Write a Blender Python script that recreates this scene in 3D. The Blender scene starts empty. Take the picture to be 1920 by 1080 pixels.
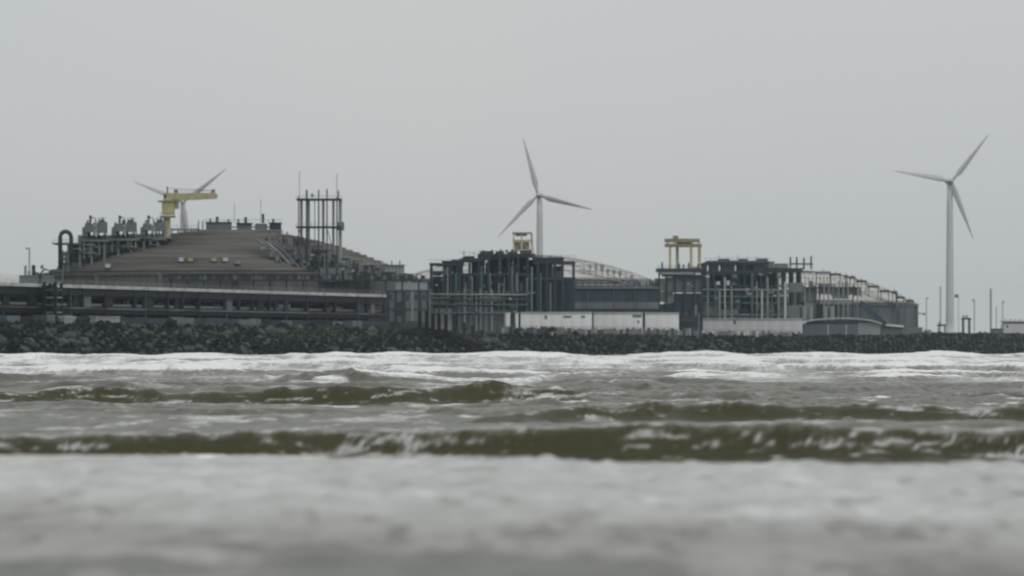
import bpy, math, random
import numpy as np
from mathutils import Vector, Matrix
random.seed(7); rng = np.random.default_rng(11)
S = bpy.context.scene
COL = S.collection
R = math.radians

# ------------------------------------------------------------------ camera
F = 7500.0          # focal length in photo pixels (1920 wide)
HOR = 657.0         # photo row of the true horizon
EYE = 2.0           # eye height above mean sea level
cam = bpy.data.cameras.new('camera'); co = bpy.data.objects.new('camera', cam); COL.objects.link(co)
co.location = (0, 0, EYE); co.rotation_euler = (R(90), 0, 0)
cam.sensor_width = 36; cam.lens = F / 1920 * 36; cam.shift_y = (HOR - 540) / 1920
cam.clip_start = 0.5; cam.clip_end = 30000
cam.dof.use_dof = True; cam.dof.focus_distance = 235; cam.dof.aperture_fstop = 1.0
S.camera = co

# ------------------------------------------------------------------ sky, sun, exposure
SUN_EL, SUN_AZ = R(50), R(150)          # azimuth from +Y towards +X
w = bpy.data.worlds.new('World'); S.world = w; w.use_nodes = True
nt = w.node_tree; bg = nt.nodes['Background']
sky = nt.nodes.new('ShaderNodeTexSky'); sky.sky_type = 'NISHITA'; sky.sun_disc = False
sky.sun_elevation = SUN_EL; sky.sun_rotation = SUN_AZ; sky.dust_density = 4; sky.ozone_density = 1
hs = nt.nodes.new('ShaderNodeHueSaturation'); hs.inputs['Saturation'].default_value = 0.116
mx = nt.nodes.new('ShaderNodeMix'); mx.data_type = 'RGBA'; mx.inputs[0].default_value = 0.82
tc = nt.nodes.new('ShaderNodeTexCoord'); nz = nt.nodes.new('ShaderNodeTexNoise')
nz.inputs['Scale'].default_value = 5; nz.inputs['Detail'].default_value = 3
rp = nt.nodes.new('ShaderNodeValToRGB')
rp.color_ramp.elements[0].position = .3; rp.color_ramp.elements[0].color = (4.72, 4.98, 5.02, 1)
rp.color_ramp.elements[1].position = .7; rp.color_ramp.elements[1].color = (5.12, 5.26, 5.21, 1)
L = nt.links.new
L(tc.outputs['Generated'], nz.inputs['Vector']); L(nz.outputs['Fac'], rp.inputs['Fac'])
L(sky.outputs['Color'], hs.inputs['Color']); L(hs.outputs['Color'], mx.inputs[6])
L(rp.outputs['Color'], mx.inputs[7]); L(mx.outputs[2], bg.inputs['Color'])
bg.inputs['Strength'].default_value = 0.12
sl = bpy.data.lights.new('sun', 'SUN'); so = bpy.data.objects.new('sun', sl); COL.objects.link(so)
sl.energy = 0.65; sl.angle = R(25); sl.color = (1, .96, .9)
d = Vector((math.sin(SUN_AZ) * math.cos(SUN_EL), math.cos(SUN_AZ) * math.cos(SUN_EL), math.sin(SUN_EL)))
so.rotation_euler = d.to_track_quat('Z', 'Y').to_euler(); so.location = (0, 0, 400)
S.view_settings.view_transform = 'Standard'; S.view_settings.look = 'None'
S.view_settings.exposure = 0.0; S.view_settings.gamma = 1; S.view_settings.use_curve_mapping = False
S.render.engine = 'CYCLES'; S.cycles.use_denoising = True; S.cycles.max_bounces = 6
S.cycles.volume_bounces = 1; S.cycles.filter_width = 1.8

# ------------------------------------------------------------------ helpers
def P(px, py, Y):                                   # photo pixel + distance -> point of the place
    return Vector(((px - 960) * Y / F, Y, EYE - (py - HOR) * Y / F))
MATS = {}
def mat(name, col, rough=.7, var=.25, scale=.25, metal=0.0, bump=0.0, stretch=(1, 1, 1), spec=.3):
    m = bpy.data.materials.new(name); m.use_nodes = True
    t = m.node_tree; b = t.nodes['Principled BSDF']; l = t.links.new
    c = t.nodes.new('ShaderNodeTexCoord'); mp = t.nodes.new('ShaderNodeMapping'); mp.inputs['Scale'].default_value = stretch
    n = t.nodes.new('ShaderNodeTexNoise'); n.inputs['Scale'].default_value = scale; n.inputs['Detail'].default_value = 5
    n.inputs['Roughness'].default_value = .65
    r = t.nodes.new('ShaderNodeValToRGB')
    e = r.color_ramp.elements
    e[0].position = .3; e[0].color = tuple(max(0, x * (1 - var)) for x in col) + (1,)
    e[1].position = .7; e[1].color = tuple(x * (1 + var) for x in col) + (1,)
    l(c.outputs['Object'], mp.inputs['Vector']); l(mp.outputs['Vector'], n.inputs['Vector'])
    l(n.outputs['Fac'], r.inputs['Fac']); l(r.outputs['Color'], b.inputs['Base Color'])
    b.inputs['Roughness'].default_value = rough; b.inputs['Metallic'].default_value = metal
    b.inputs['Specular IOR Level'].default_value = spec
    if bump:
        bp = t.nodes.new('ShaderNodeBump'); bp.inputs['Strength'].default_value = bump; bp.inputs['Distance'].default_value = .2
        l(n.outputs['Fac'], bp.inputs['Height']); l(bp.outputs['Normal'], b.inputs['Normal'])
    MATS[name] = m
    return m
M_DARK = mat('dark_steel', (.029, .040, .051), .6)
M_BLACK = mat('black_steel', (.010, .015, .020), .65)  # near-black steel in one even base tone
M_BLUE = mat('dark_blue_steel', (.035, .056, .076), .6)
M_TEAL = mat('teal_steel', (.07, .125, .140), .55, stretch=(1, 1, .1), scale=.6)
M_GREEN = mat('grey_green_paint', (.165, .190, .184), .6)
M_GREY = mat('grey_steel', (.27, .285, .29), .6)
M_MID = mat('mid_grey_cladding', (.130, .146, .156), .7, stretch=(1, 1, .2), scale=.5)
M_PURP = mat('slate_cladding', (.120, .128, .152), .7, stretch=(1, 1, .2), scale=.4)
M_PALE = mat('pale_concrete', (.42, .42, .41), .85, var=.35, scale=.35)
M_CONC = mat('tank_concrete', (.115, .116, .112), .9, stretch=(1, 1, .15), scale=.3, var=.3)
M_CONCB = mat('blue_grey_concrete', (.105, .120, .130), .9, stretch=(1, 1, .15), scale=.3, var=.3)
M_DOME = mat('dome_concrete', (.170, .163, .152), .9, stretch=(.06, .06, 1.3), scale=.6, var=.45)
M_DOME2 = mat('pale_dome_concrete', (.52, .51, .485), .9, stretch=(.3, .3, 1), scale=.3, var=.2)
M_WHITE = mat('white_cladding', (.74, .75, .74), .6, var=.12, scale=.6, stretch=(1, 1, .3))
M_OFFW = mat('weathered_white_cladding', (.52, .53, .53), .7, var=.2, scale=.5, stretch=(1, 1, .3))
M_TURB = mat('turbine_paint', (.57, .58, .59), .45, var=.06, scale=.1)
M_BLADE = mat('blade_paint', (.52, .53, .54), .45, var=.06, scale=.1)
M_YEL = mat('yellow_paint', (.40, .365, .215), .55, var=.3, scale=.6)
M_YELD = mat('dark_yellow_paint', (.21, .195, .125), .65, var=.4, scale=.6)  # darker tone of the yellow on beams, platforms and hoists
M_RUST = mat('rust_brown_steel', (.085, .068, .060), .8)
M_ROCK = mat('dark_rock', (.015, .019, .020), .85, var=.9, scale=.5, bump=.6, spec=.08)
M_ROCKG = mat('weathered_rock', (.078, .086, .084), .85, var=.6, scale=.5, bump=.6, spec=.08)
M_EARTH = mat('dark_earth', (.018, .021, .020), .95, var=.4, scale=.08, bump=.5)
M_TIMBER = mat('black_timber', (.013, .014, .016), .9, var=.3, spec=.08)
M_LEAF = mat('dark_leaf', (.030, .045, .030), .8, var=.5, scale=.8)
M_LEAFO = mat('olive_leaf', (.085, .096, .068), .85, var=.5, scale=.5)
M_GLASS = mat('dark_glass', (.02, .03, .036), .15, var=.1, spec=.5)

class MB:
    def __init__(s): s.v = []; s.f = []
    def add(s, vs, fs):
        o = len(s.v); s.v += [tuple(v) for v in vs]; s.f += [tuple(i + o for i in f) for f in fs]; return s
    def box(s, a, b):
        x0, x1 = sorted((a[0], b[0])); y0, y1 = sorted((a[1], b[1])); z0, z1 = sorted((a[2], b[2]))
        return s.add([(x0, y0, z0), (x1, y0, z0), (x1, y1, z0), (x0, y1, z0), (x0, y0, z1), (x1, y0, z1), (x1, y1, z1), (x0, y1, z1)],
              [(0, 3, 2, 1), (4, 5, 6, 7), (0, 1, 5, 4), (1, 2, 6, 5), (2, 3, 7, 6), (3, 0, 4, 7)])
    def pbox(s, x0, x1, y0, y1, Y, dep):             # box whose front face spans photo pixels at distance Y
        return s.box(P(x0, y0, Y), P(x1, y1, Y) + Vector((0, dep, 0)))
    def bar(s, a, b, w, h=None):                     # square bar between two points
        a, b = Vector(a), Vector(b); h = h or w; d = (b - a)
        if d.length < 1e-6: return s
        d.normalize(); up = Vector((0, 0, 1)) if abs(d.z) < .95 else Vector((0, 1, 0))
        x = d.cross(up).normalized() * w / 2; z = x.cross(d).normalized() * h / 2
        vs = [a - x - z, a + x - z, a + x + z, a - x + z, b - x - z, b + x - z, b + x + z, b - x + z]
        return s.add(vs, [(0, 3, 2, 1), (4, 5, 6, 7), (0, 1, 5, 4), (1, 2, 6, 5), (2, 3, 7, 6), (3, 0, 4, 7)])
    def tube(s, pts, r, n=8, r2=None):
        pts = [Vector(p) for p in pts]; k = len(pts); rings = []
        for i, p in enumerate(pts):
            d = (pts[min(i + 1, k - 1)] - pts[max(i - 1, 0)]).normalized()
            up = Vector((0, 0, 1)) if abs(d.z) < .9 else Vector((0, 1, 0))
            x = d.cross(up).normalized(); y = x.cross(d)
            rr = r if r2 is None else r + (r2 - r) * i / (k - 1)
            rings += [p + (x * math.cos(q) + y * math.sin(q)) * rr for q in (2 * math.pi * j / n for j in range(n))]
        fs = []
        for i in range(k - 1):
            for j in range(n):
                a = i * n + j; b = i * n + (j + 1) % n; fs.append((a, b, b + n, a + n))
        fs.append(tuple(range(n))[::-1]); fs.append(tuple((k - 1) * n + j for j in range(n)))
        return s.add(rings, fs)
    def lathe(s, c, prof, n=48):                     # profile of (r, z) about a vertical axis at c
        vs = []; fs = []; k = len(prof)
        for r, z in prof:
            for j in range(n):
                q = 2 * math.pi * j / n; vs.append((c[0] + r * math.cos(q), c[1] + r * math.sin(q), c[2] + z))
        for i in range(k - 1):
            for j in range(n):
                a = i * n + j; b = i * n + (j + 1) % n; fs.append((a, b, b + n, a + n))
        fs.append(tuple(range(n))[::-1]); fs.append(tuple((k - 1) * n + j for j in range(n)))
        return s.add(vs, fs)
    def build(s, name, m, parent=None, smooth=False):
        off = WORLD.get(parent.name, Vector()) if parent else Vector()
        me = bpy.data.meshes.new(name); me.from_pydata([tuple(Vector(v) - off) for v in s.v], [], s.f); me.update()
        me.materials.append(m)
        if smooth: me.polygons.foreach_set('use_smooth', [True] * len(me.polygons))
        o = bpy.data.objects.new(name, me); COL.objects.link(o)
        if parent: o.parent = parent; WORLD[o.name] = off
        else: WORLD[o.name] = Vector()
        return o
WORLD = {}
def tag(o, label=None, cat=None, group=None, kind=None):
    if label: o['label'] = label
    if cat: o['category'] = cat
    if group: o['group'] = group
    if kind: o['kind'] = kind
    return o
def thing(name, label, cat, loc, group=None):
    o = bpy.data.objects.new(name, None); COL.objects.link(o); o.location = loc; WORLD[o.name] = Vector(loc)
    o.empty_display_size = 2
    return tag(o, label, cat, group)
UNIT = {}
def unit(m):                                          # unit cube and cylinder meshes shared between alike pieces
    if m.name not in UNIT:
        me = bpy.data.meshes.new('unit_box_' + m.name); b = MB().box((-.5, -.5, 0), (.5, .5, 1))
        me.from_pydata(b.v, [], b.f); me.materials.append(m)
        mc = bpy.data.meshes.new('unit_pipe_' + m.name); b = MB().tube([(0, 0, 0), (0, 0, 1)], .5, 10)
        mc.from_pydata(b.v, [], b.f); mc.materials.append(m)
        UNIT[m.name] = (me, mc)
    return UNIT[m.name]
def piece(name, m, parent, loc, size, rnd=False, rotz=0, label=None):
    o = bpy.data.objects.new(name, unit(m)[1 if rnd else 0]); COL.objects.link(o)
    off = WORLD[parent.name]; o.parent = parent; o.location = Vector(loc) - off; o.scale = size; o.rotation_euler = (0, 0, rotz)
    WORLD[o.name] = Vector(loc)
    if label: o['label'] = label
    return o
ABOVE = {'window', 'louvre', 'unit', 'window_band', 'mullion', 'deck', 'roof', 'pipe', 'duct', 'lamp', 'roof_post', 'door', 'upper_wall', 'valve', 'railing', 'beam'}
def ppiece(name, m, parent, x0, x1, y0, y1, Y, dep, rnd=False):   # box or upright cylinder spanning photo pixels at distance Y
    a, b = P(x0, y1, Y), P(x1, y0, Y)
    if y1 >= 592 and name not in ABOVE: a.z = GB                               # reaches the ground
    wd = b.x - a.x
    if rnd: return piece(name, m, parent, ((a.x + b.x) / 2, Y + wd / 2, a.z), (wd, wd, b.z - a.z), True)
    return piece(name, m, parent, ((a.x + b.x) / 2, Y + dep / 2, a.z), (wd, dep, b.z - a.z))

# shoreline: a straight line running away to the right
A0 = Vector((-128, 1000, 0)); U = Vector((371, 900, 0)).normalized(); N = Vector((-U.y, U.x, 0))
ANG = math.atan2(U.y, U.x)
def SH(t, d, z=0): return A0 + U * t + N * d + Vector((0, 0, z))
def shore_t(px, d):                                   # where along the line (d metres inland) a photo column meets it
    k = (px - 960) / F; o = A0 + N * d
    return (k * o.y - o.x) / (U.x - k * U.y)
def shore_Y(px, d): return SH(shore_t(px, d), d).y

# ------------------------------------------------------------------ numpy noise
_L = rng.random((256, 256))
def vn(x, y):
    xi = np.floor(x).astype(int); yi = np.floor(y).astype(int); fx = x - xi; fy = y - yi
    fx = fx * fx * (3 - 2 * fx); fy = fy * fy * (3 - 2 * fy)
    a = _L[xi & 255, yi & 255]; b = _L[(xi + 1) & 255, yi & 255]; c = _L[xi & 255, (yi + 1) & 255]; e = _L[(xi + 1) & 255, (yi + 1) & 255]
    return (a + (b - a) * fx) * (1 - fy) + (c + (e - c) * fx) * fy
def fbm(x, y, o=4):
    s = 0; a = .5; t = 0
    for i in range(o): s = s + a * vn(x * 2 ** i + 17.3 * i, y * 2 ** i + 9.1 * i); t += a; a *= .55
    return s / t
def sst(a, b, x):
    q = np.clip((x - a) / (b - a), 0, 1); return q * q * (3 - 2 * q)

# ------------------------------------------------------------------ sea
rows = np.concatenate([np.arange(6, 26, .8), np.arange(26, 56, .25), np.arange(56, 84, .08), np.arange(84, 104, .3), np.arange(104, 126, .11),
                       np.arange(126, 144, .3), np.arange(144, 160, .11), np.arange(160, 260, .33)])
r = 260.0; ext = []
while r < 2300: ext.append(r); r *= 1.0026
rows = np.concatenate([rows, ext]); NC = 560
uu = np.linspace(-1, 1, NC)
Yg = np.repeat(rows[:, None], NC, 1); Xg = uu[None, :] * (Yg * .15 + 7)
Yg = Yg + (fbm(Xg * .5, Yg * .5, 2) - .5) * .05
O = Xg * 0
def front(s, wf, lb):                                  # steep face towards the beach, long back
    return np.where(s < 0, sst(-wf, 0, s), np.exp(-np.maximum(s, 0) / lb))
def wob(k, amp, seed, o=2):                                 # ragged crest line: broad bends plus small scallops
    return (fbm(Xg * k, O + seed, o) - .5) * amp
# small swell and ripples everywhere
Z = (fbm(Xg * .9, Yg * .25) - .5) * .10 + (fbm(Xg * 3.2, Yg * 1.6, 4) - .5) * .09
# --- heights
lip = 62 - .40 * Xg + wob(.5, 2.6, 1.5, 4)
s1 = Yg - lip
lump = (fbm(Xg * 1.6, Yg * .5, 4) - .5)
edge = np.maximum(0, fbm(Xg * 2.3, O + 8.2, 3) - .45)
h1 = np.where(s1 < 0, -.05 + .34 * np.clip((Yg - 26) / (lip - 26), 0, 1) ** 1.3, .29 - .56 * sst(0, 1.0, s1))
m1 = sst(14, 0, s1)                                    # nearest broken bore: long foamy front, ragged lip, sharp drop behind
Z = Z * np.where(s1 < 12, .6, 1) + h1 * m1 + lump * .14 * sst(1, -6, s1) + edge * .28 * np.exp(-((s1 + .2) / .8) ** 2)
Z += -.22 * (sst(0, 1, s1) * sst(22, 12, s1)) * (1 - m1)
c2 = 80 - .08 * Xg + wob(.22, 3.0, 5.5); s2 = Yg - c2  # second wave, low and doubled on the left, higher to the right
a2 = .52 + (fbm(Xg * .6, O + 9, 3) - .5) * .26 - .04 * sst(-2.5, -6, Xg)
Z += (a2 + .10 * (fbm(Xg * 2.2, O + 41, 3) - .5)) * front(s2, .75, 5.0) - .1 * np.exp(-((s2 + 2.2) / 1.6) ** 2)
c2b = 75.2 - .05 * Xg + wob(.6, 1.6, 7.5); s2b = Yg - c2b; k2b = sst(-2.2, -4.5, Xg)
Z += .26 * front(s2b, .7, 1.5) * k2b
c3 = 151 + .25 * Xg + wob(.14, 9, 11.5); s3 = Yg - c3  # third waves: far one on the left ending in a hump, nearer one on the right
k3 = sst(4.8, 1.2, Xg); a3 = (.55 + .44 * (fbm(Xg * .5, O + 4, 4) - .5)) * k3 + .34 * np.exp(-((Xg + 1.0) / 1.7) ** 2)
Z += (a3 + .16 * (fbm(Xg * 1.5, O + 44, 3) - .5)) * front(s3, 1.1, 7)
c3b = 113 + .12 * Xg + wob(.16, 9, 21.5); s3b = Yg - c3b
k3b = sst(-2.2, .6, Xg); a3b = (.46 + .50 * (fbm(Xg * .45, O + 14, 4) - .5)) * k3b
Z += (a3b + .14 * k3b * (fbm(Xg * 1.8, O + 47, 3) - .5)) * front(s3b, 1.0, 5)
back = k3b * sst(0, 2, s3b) * sst(130, 85, s3b)         # churned water behind it
Z += back * (fbm(Xg * .8 + Yg * .1, Yg * .3, 4) - .5) * .6
mid = sst(83, 88, Yg) * sst(150, 140, Yg)
Z += mid * (fbm(Xg * .9 + 9, Yg * .35, 4) - .5) * .22
small = np.zeros_like(Z); rdark = np.zeros_like(Z)
for i, (y0, amp, sl_) in enumerate([(88.5, .14, .2), (94, .16, -.25), (101, .20, .15), (124, .24, -.2), (132, .26, .2), (140, .22, -.1), (166, .34, .3), (176, .36, -.3), (201, .40, .2), (232, .46, -.3)]):
    s = Yg - (y0 + sl_ * Xg + wob(.30, y0 * .06, 61.5 + i * 3, 3)); k = np.clip(2.6 * fbm(Xg * 24 / y0 + i * 9, O + i * 2.7 + .5, 3) - .85, 0, 1)
    small = np.maximum(small, amp * k * front(s, .012 * y0, .03 * y0)); rdark = np.maximum(rdark, k * sst(-.022 * y0, -.008 * y0, s) * sst(.002 * y0, -.004 * y0, s))
Z += small
far = sst(158, 190, Yg)
zc = np.zeros_like(Z); fc = np.zeros_like(Z)
for i, (y0, amp, sl_) in enumerate([(188, .40, .5), (214, .48, -.8), (250, .60, .4), (300, .72, -.6), (360, .88, .6), (430, 1.0, -.4), (510, 1.2, .4), (600, 1.35, -.3), (710, 1.6, .3), (840, 1.7, -.3), (1000, 1.7, .2)]):
    c = y0 + sl_ * Xg + (fbm(Xg * 26 / y0 + i * 7, O + i, 4) - .5) * y0 * .22
    s = Yg - c; k = amp * np.clip(1.9 * fbm(Xg * 40 / y0 + i * 13, O + i * 3.3, 5) - .35, .05, 1.3)
    ww = front(s, y0 * .02, y0 * .05) * k
    zc = np.maximum(zc, ww); fc = np.maximum(fc, sst(.30, .75, ww / amp) * np.where(s < 0, .85, 1.0) * (.45 if y0 < 240 else 1))
Z += zc * far + far * (fbm(Xg * 2, Yg * .12, 3) - .5) * .10
# --- foam, torn into slanting streaks that follow the height of the faces as well as the plan
Wz = Yg * .12 + Z * 7.0
swirl = fbm(Xg * .75 + Wz * .35 + 1.4 * fbm(Xg * .4, Wz * .5, 3), Wz - Xg * .22, 5)
swirl2 = fbm(Xg * 1.6 - Wz * .4 + 50, Wz * 1.7 + Xg * .4, 5)
foam = .46 + (fbm(Xg * .55, Yg * .10, 5) - .5) * 1.6 + (swirl - .5) * 1.0
foam = foam - mid * (.16 - 1.2 * (swirl2 - .5))
foam = np.minimum(foam, 1 - .35 * mid)
def on_face(f, face, base, amt): return f * (1 - face) + face * np.minimum(.58, base + amt * np.clip(swirl - .50, 0, 1) + amt * np.clip(swirl2 - .55, 0, 1))
g2 = .22 * np.exp(-((Xg + 3.0) / 1.8) ** 2)
foam = on_face(foam, sst(-5.0, -1.6, s2) * sst(.15, -.25, s2), -.10 + g2, 2.8)
foam = np.maximum(foam, np.exp(-((s2 - .35) / .45) ** 2) * (.55 + .8 * fbm(Xg * .9, O + 2, 3)))
foam = np.maximum(foam, k2b * np.exp(-((s2b - .3) / .5) ** 2) * (.4 + .8 * fbm(Xg, O + 3, 3)))
foam = on_face(foam, sst(-4.5, -1.5, s3) * sst(.3, -.5, s3) * np.clip(a3 * 2.6, 0, 1), -.12, 2.6)
foam = np.maximum(foam, k3 * np.exp(-((s3 - 1.2) / 1.2) ** 2) * (.25 + .9 * swirl2))
foam = foam * (1 - back) + back * (-.16 + 2.1 * np.clip(swirl - .30, 0, 1) + 1.0 * (swirl2 - .5))
hump = np.exp(-((Xg - .9) / 1.1) ** 2) * sst(-7, -1, s3) * sst(12, 4, s3)
foam = foam * (1 - hump) + hump * (.35 + 1.6 * (swirl - .35))
foam = on_face(foam, sst(-6, -1.8, s3b) * sst(.1, -.6, s3b) * k3b, -.10, 2.8)
ff = .54 + .16 * sst(300, 480, Yg) + (fbm(Xg * .16 + 40, Yg * .02, 4) - .5) * 1.0 + (swirl - .5) * .5
ff = ff - .45 * sst(-.5, 2.5, Xg) * sst(265, 205, Yg) * (.5 + swirl2)
foam = foam * (1 - far) + far * np.maximum(ff, fc * (1.0 + .5 * swirl2))
foam = foam * (1 - .85 * rdark) + .85 * rdark * (.08 + 1.2 * np.clip(swirl2 - .5, 0, 1))
near = sst(.8, -.1, s1)
f1 = .69 - .17 * sst(-10, -21, s1 + (fbm(Xg * .22, Yg * .1, 3) - .5) * 8) + (fbm(Xg * .22 + 3, Yg * .33, 4) - .5) * .16 * sst(-3, -12, s1)
f1 = f1 - .55 * sst(.44, .62, fbm(Xg * .45 + 4, Yg * .30, 4)) * sst(41, 35, Yg + Xg * .35) + (fbm(Xg * 2.5, Yg * .6, 3) - .5) * .12
f1 = f1 - .14 * sst(.58, .74, fbm(Xg * 2.6 + 13, Yg * .8, 4)) * sst(-1, -4, s1)
foam = foam * (1 - near) + f1 * near
foam = np.clip(foam, 0, 1)
nR = len(rows)
V = np.stack([Xg, Yg, Z], -1).reshape(-1, 3)
idx = np.arange(nR * NC).reshape(nR, NC)
Q = np.stack([idx[:-1, :-1], idx[:-1, 1:], idx[1:, 1:], idx[1:, :-1]], -1).reshape(-1, 4)
o0 = len(V)
V = np.concatenate([V, np.array([(-9000, -200, -1.0), (9000, -200, -1.0), (9000, 9000, -1.0), (-9000, 9000, -1.0)], float)])
Q = np.concatenate([Q, np.array([[o0, o0 + 1, o0 + 2, o0 + 3]])])
me = bpy.data.meshes.new('sea'); me.vertices.add(len(V)); me.vertices.foreach_set('co', V.ravel())
me.loops.add(Q.size); me.loops.foreach_set('vertex_index', Q.ravel())
me.polygons.add(len(Q)); me.polygons.foreach_set('loop_start', np.arange(len(Q)) * 4); me.polygons.foreach_set('use_smooth', np.ones(len(Q), bool))
me.update(calc_edges=True); me.validate()
at = me.attributes.new('foam', 'FLOAT', 'POINT'); at.data.foreach_set('value', np.concatenate([foam.ravel(), np.full(4, .5)]))
at = me.attributes.new('churn', 'FLOAT', 'POINT'); at.data.foreach_set('value', np.concatenate([(1.45 - .95 * near * sst(2, -3, s1) + .25 * mid).ravel(), np.full(4, 1.)]))
sea = bpy.data.objects.new('sea', me); COL.objects.link(sea); tag(sea, 'rough olive-grey sea with rows of breaking waves and foam', 'sea', kind='structure')
m = bpy.data.materials.new('sea_water'); m.use_nodes = True; t = m.node_tree; l = t.links.new; b = t.nodes['Principled BSDF']
nd = t.nodes.new
a_ = nd('ShaderNodeAttribute'); a_.attribute_name = 'foam'
tcn = nd('ShaderNodeTexCoord'); mp = nd('ShaderNodeMapping'); mp.inputs['Scale'].default_value = (2.2, .7, 2.2)
n1 = nd('ShaderNodeTexNoise'); n1.inputs['Scale'].default_value = 1.0; n1.inputs['Detail'].default_value = 8; n1.inputs['Roughness'].default_value = .7
mp2 = nd('ShaderNodeMapping'); mp2.inputs['Scale'].default_value = (.35, .06, .35)
n2 = nd('ShaderNodeTexNoise'); n2.inputs['Scale'].default_value = 1.0; n2.inputs['Detail'].default_value = 6; n2.inputs['Roughness'].default_value = .65
l(tcn.outputs['Object'], mp.inputs['Vector']); l(mp.outputs['Vector'], n1.inputs['Vector'])
l(tcn.outputs['Object'], mp2.inputs['Vector']); l(mp2.outputs['Vector'], n2.inputs['Vector'])
def mth(op, x, y, cl=False):
    q = nd('ShaderNodeMath'); q.operation = op; q.use_clamp = cl
    for k, v in enumerate((x, y)):
        if isinstance(v, (int, float)): q.inputs[k].default_value = v
        else: l(v, q.inputs[k])
    return q.outputs[0]
nn = mth('ADD', mth('MULTIPLY', n1.outputs['Fac'], .6), mth('MULTIPLY', n2.outputs['Fac'], .4))
a2_ = nd('ShaderNodeAttribute'); a2_.attribute_name = 'churn'
fm = mth('ADD', mth('MULTIPLY', mth('SUBTRACT', nn, .5), a2_.outputs['Fac']), a_.outputs['Fac'])
mr = nd('ShaderNodeMapRange'); mr.interpolation_type = 'SMOOTHSTEP'; mr.inputs['From Min'].default_value = .12; mr.inputs['From Max'].default_value = .95
l(fm, mr.inputs['Value'])
cr = nd('ShaderNodeValToRGB'); ce = cr.color_ramp.elements
ce[0].position = 0; ce[0].color = (.050, .048, .021, 1); ce[1].position = 1; ce[1].color = (.86, .87, .86, 1)
for p_, c_ in ((.25, (.158, .152, .128, 1)), (.5, (.36, .355, .345, 1)), (.78, (.54, .55, .54, 1))): e_ = ce.new(p_); e_.color = c_
l(mr.outputs[0], cr.inputs['Fac']); l(cr.outputs['Color'], b.inputs['Base Color'])
l(mth('ADD', mth('MULTIPLY', mr.outputs[0], .45), .28), b.inputs['Roughness'])
b.inputs['IOR'].default_value = 1.33
bp = nd('ShaderNodeBump'); bp.inputs['Strength'].default_value = .7; bp.inputs['Distance'].default_value = .12
l(nn, bp.inputs['Height']); l(bp.outputs['Normal'], b.inputs['Normal'])
me.materials.append(m)

# ------------------------------------------------------------------ land and rock bank
RUN, TOP = 17.0, 9.0
GB = 6.2                                             # buildings start at this level, a little under the ground
_px = (-300, 0, 600, 760, 950, 1300, 1500, 1700, 1760, 1920, 2300)
_tx = [shore_t(p, RUN) for p in _px]; _tz = (9.2, 9.2, 8.8, 8.2, 7.4, 7.3, 7.7, 8.6, 9.6, 9.9, 9.9)
def topf(t): return float(np.interp(t, _tx, _tz))
def slope_z(d, t): return -1.4 + (topf(t) + 1.0) * max(0, min(1, d / RUN)) ** .85
vs, fs = [], []
tt = list(range(-700, 3400, 20)); dd = [-6, 0, 3, 6, 9, 12, 15, RUN, 24, 60, 200, 1200, 6000]
for t_ in tt:
    for d_ in dd:
        z = -2.0 if d_ < 0 else (slope_z(d_, t_) if d_ <= RUN else (topf(t_) - .4 if d_ < 30 else 6.8))
        vs.append(SH(t_, d_, z + (random.uniform(-.2, .2) if 0 < d_ < 60 else 0)))
nd_ = len(dd)
for i in range(len(tt) - 1):
    for j in range(nd_ - 1): a = i * nd_ + j; fs.append((a, a + nd_, a + nd_ + 1, a + 1))
g = MB().add(vs, fs).build('ground', M_EARTH, smooth=True); tag(g, 'dark ground behind the rock bank', 'ground', kind='structure')

def rock_shape(r, seed):
    rr = random.Random(seed); ph = (1 + 5 ** .5) / 2
    vs = [Vector(v).normalized() for v in [(-1, ph, 0), (1, ph, 0), (-1, -ph, 0), (1, -ph, 0), (0, -1, ph), (0, 1, ph), (0, -1, -ph), (0, 1, -ph), (ph, 0, -1), (ph, 0, 1), (-ph, 0, -1), (-ph, 0, 1)]]
    sc = Vector((rr.uniform(.8, 1.35), rr.uniform(.7, 1.1), rr.uniform(.55, .95)))
    vs = [Vector((v.x * sc.x, v.y * sc.y, v.z * sc.z)) * r * rr.uniform(.72, 1.15) for v in vs]
    rot = Matrix.Rotation(rr.uniform(0, 6.3), 3, 'Z') @ Matrix.Rotation(rr.uniform(-.5, .5), 3, 'X')
    return [rot @ v for v in vs]
ICO = [(0, 11, 5), (0, 5, 1), (0, 1, 7), (0, 7, 10), (0, 10, 11), (1, 5, 9), (5, 11, 4), (11, 10, 2), (10, 7, 6), (7, 1, 8), (3, 9, 4), (3, 4, 2), (3, 2, 6), (3, 6, 8), (3, 8, 9), (4, 9, 5), (2, 4, 11), (6, 2, 10), (8, 6, 7), (9, 8, 1)]
rocks = []
t_ = -140.0
while t_ < 1500:
    d_ = -.5
    while d_ < RUN + 2.5:
        rad = random.uniform(.45, 1.15) * (1.6 if random.random() < .14 else 1)
        q = SH(t_ + random.uniform(-.9, .9), d_ + random.uniform(-.6, .6))
        q.z = slope_z(min(max(d_, 0), RUN), t_) + random.uniform(-.1, .45)
        rocks.append((q, rad)); d_ += 1.65
    t_ += 1.75
inview = lambda q: abs(q.x) < .1275 * q.y
vis = sorted([k for k, (q, rd) in enumerate(rocks) if inview(q)], key=lambda k: -rocks[k][1] / rocks[k][0].y)[:300]
big = set(vis)
shapes = []
for k in range(24):
    mm = bpy.data.meshes.new('boulder'); mm.from_pydata([tuple(v) for v in rock_shape(1, 500 + k)], [], ICO); mm.materials.append(M_ROCKG if k % 3 == 0 else M_ROCK); shapes.append(mm)
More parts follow.
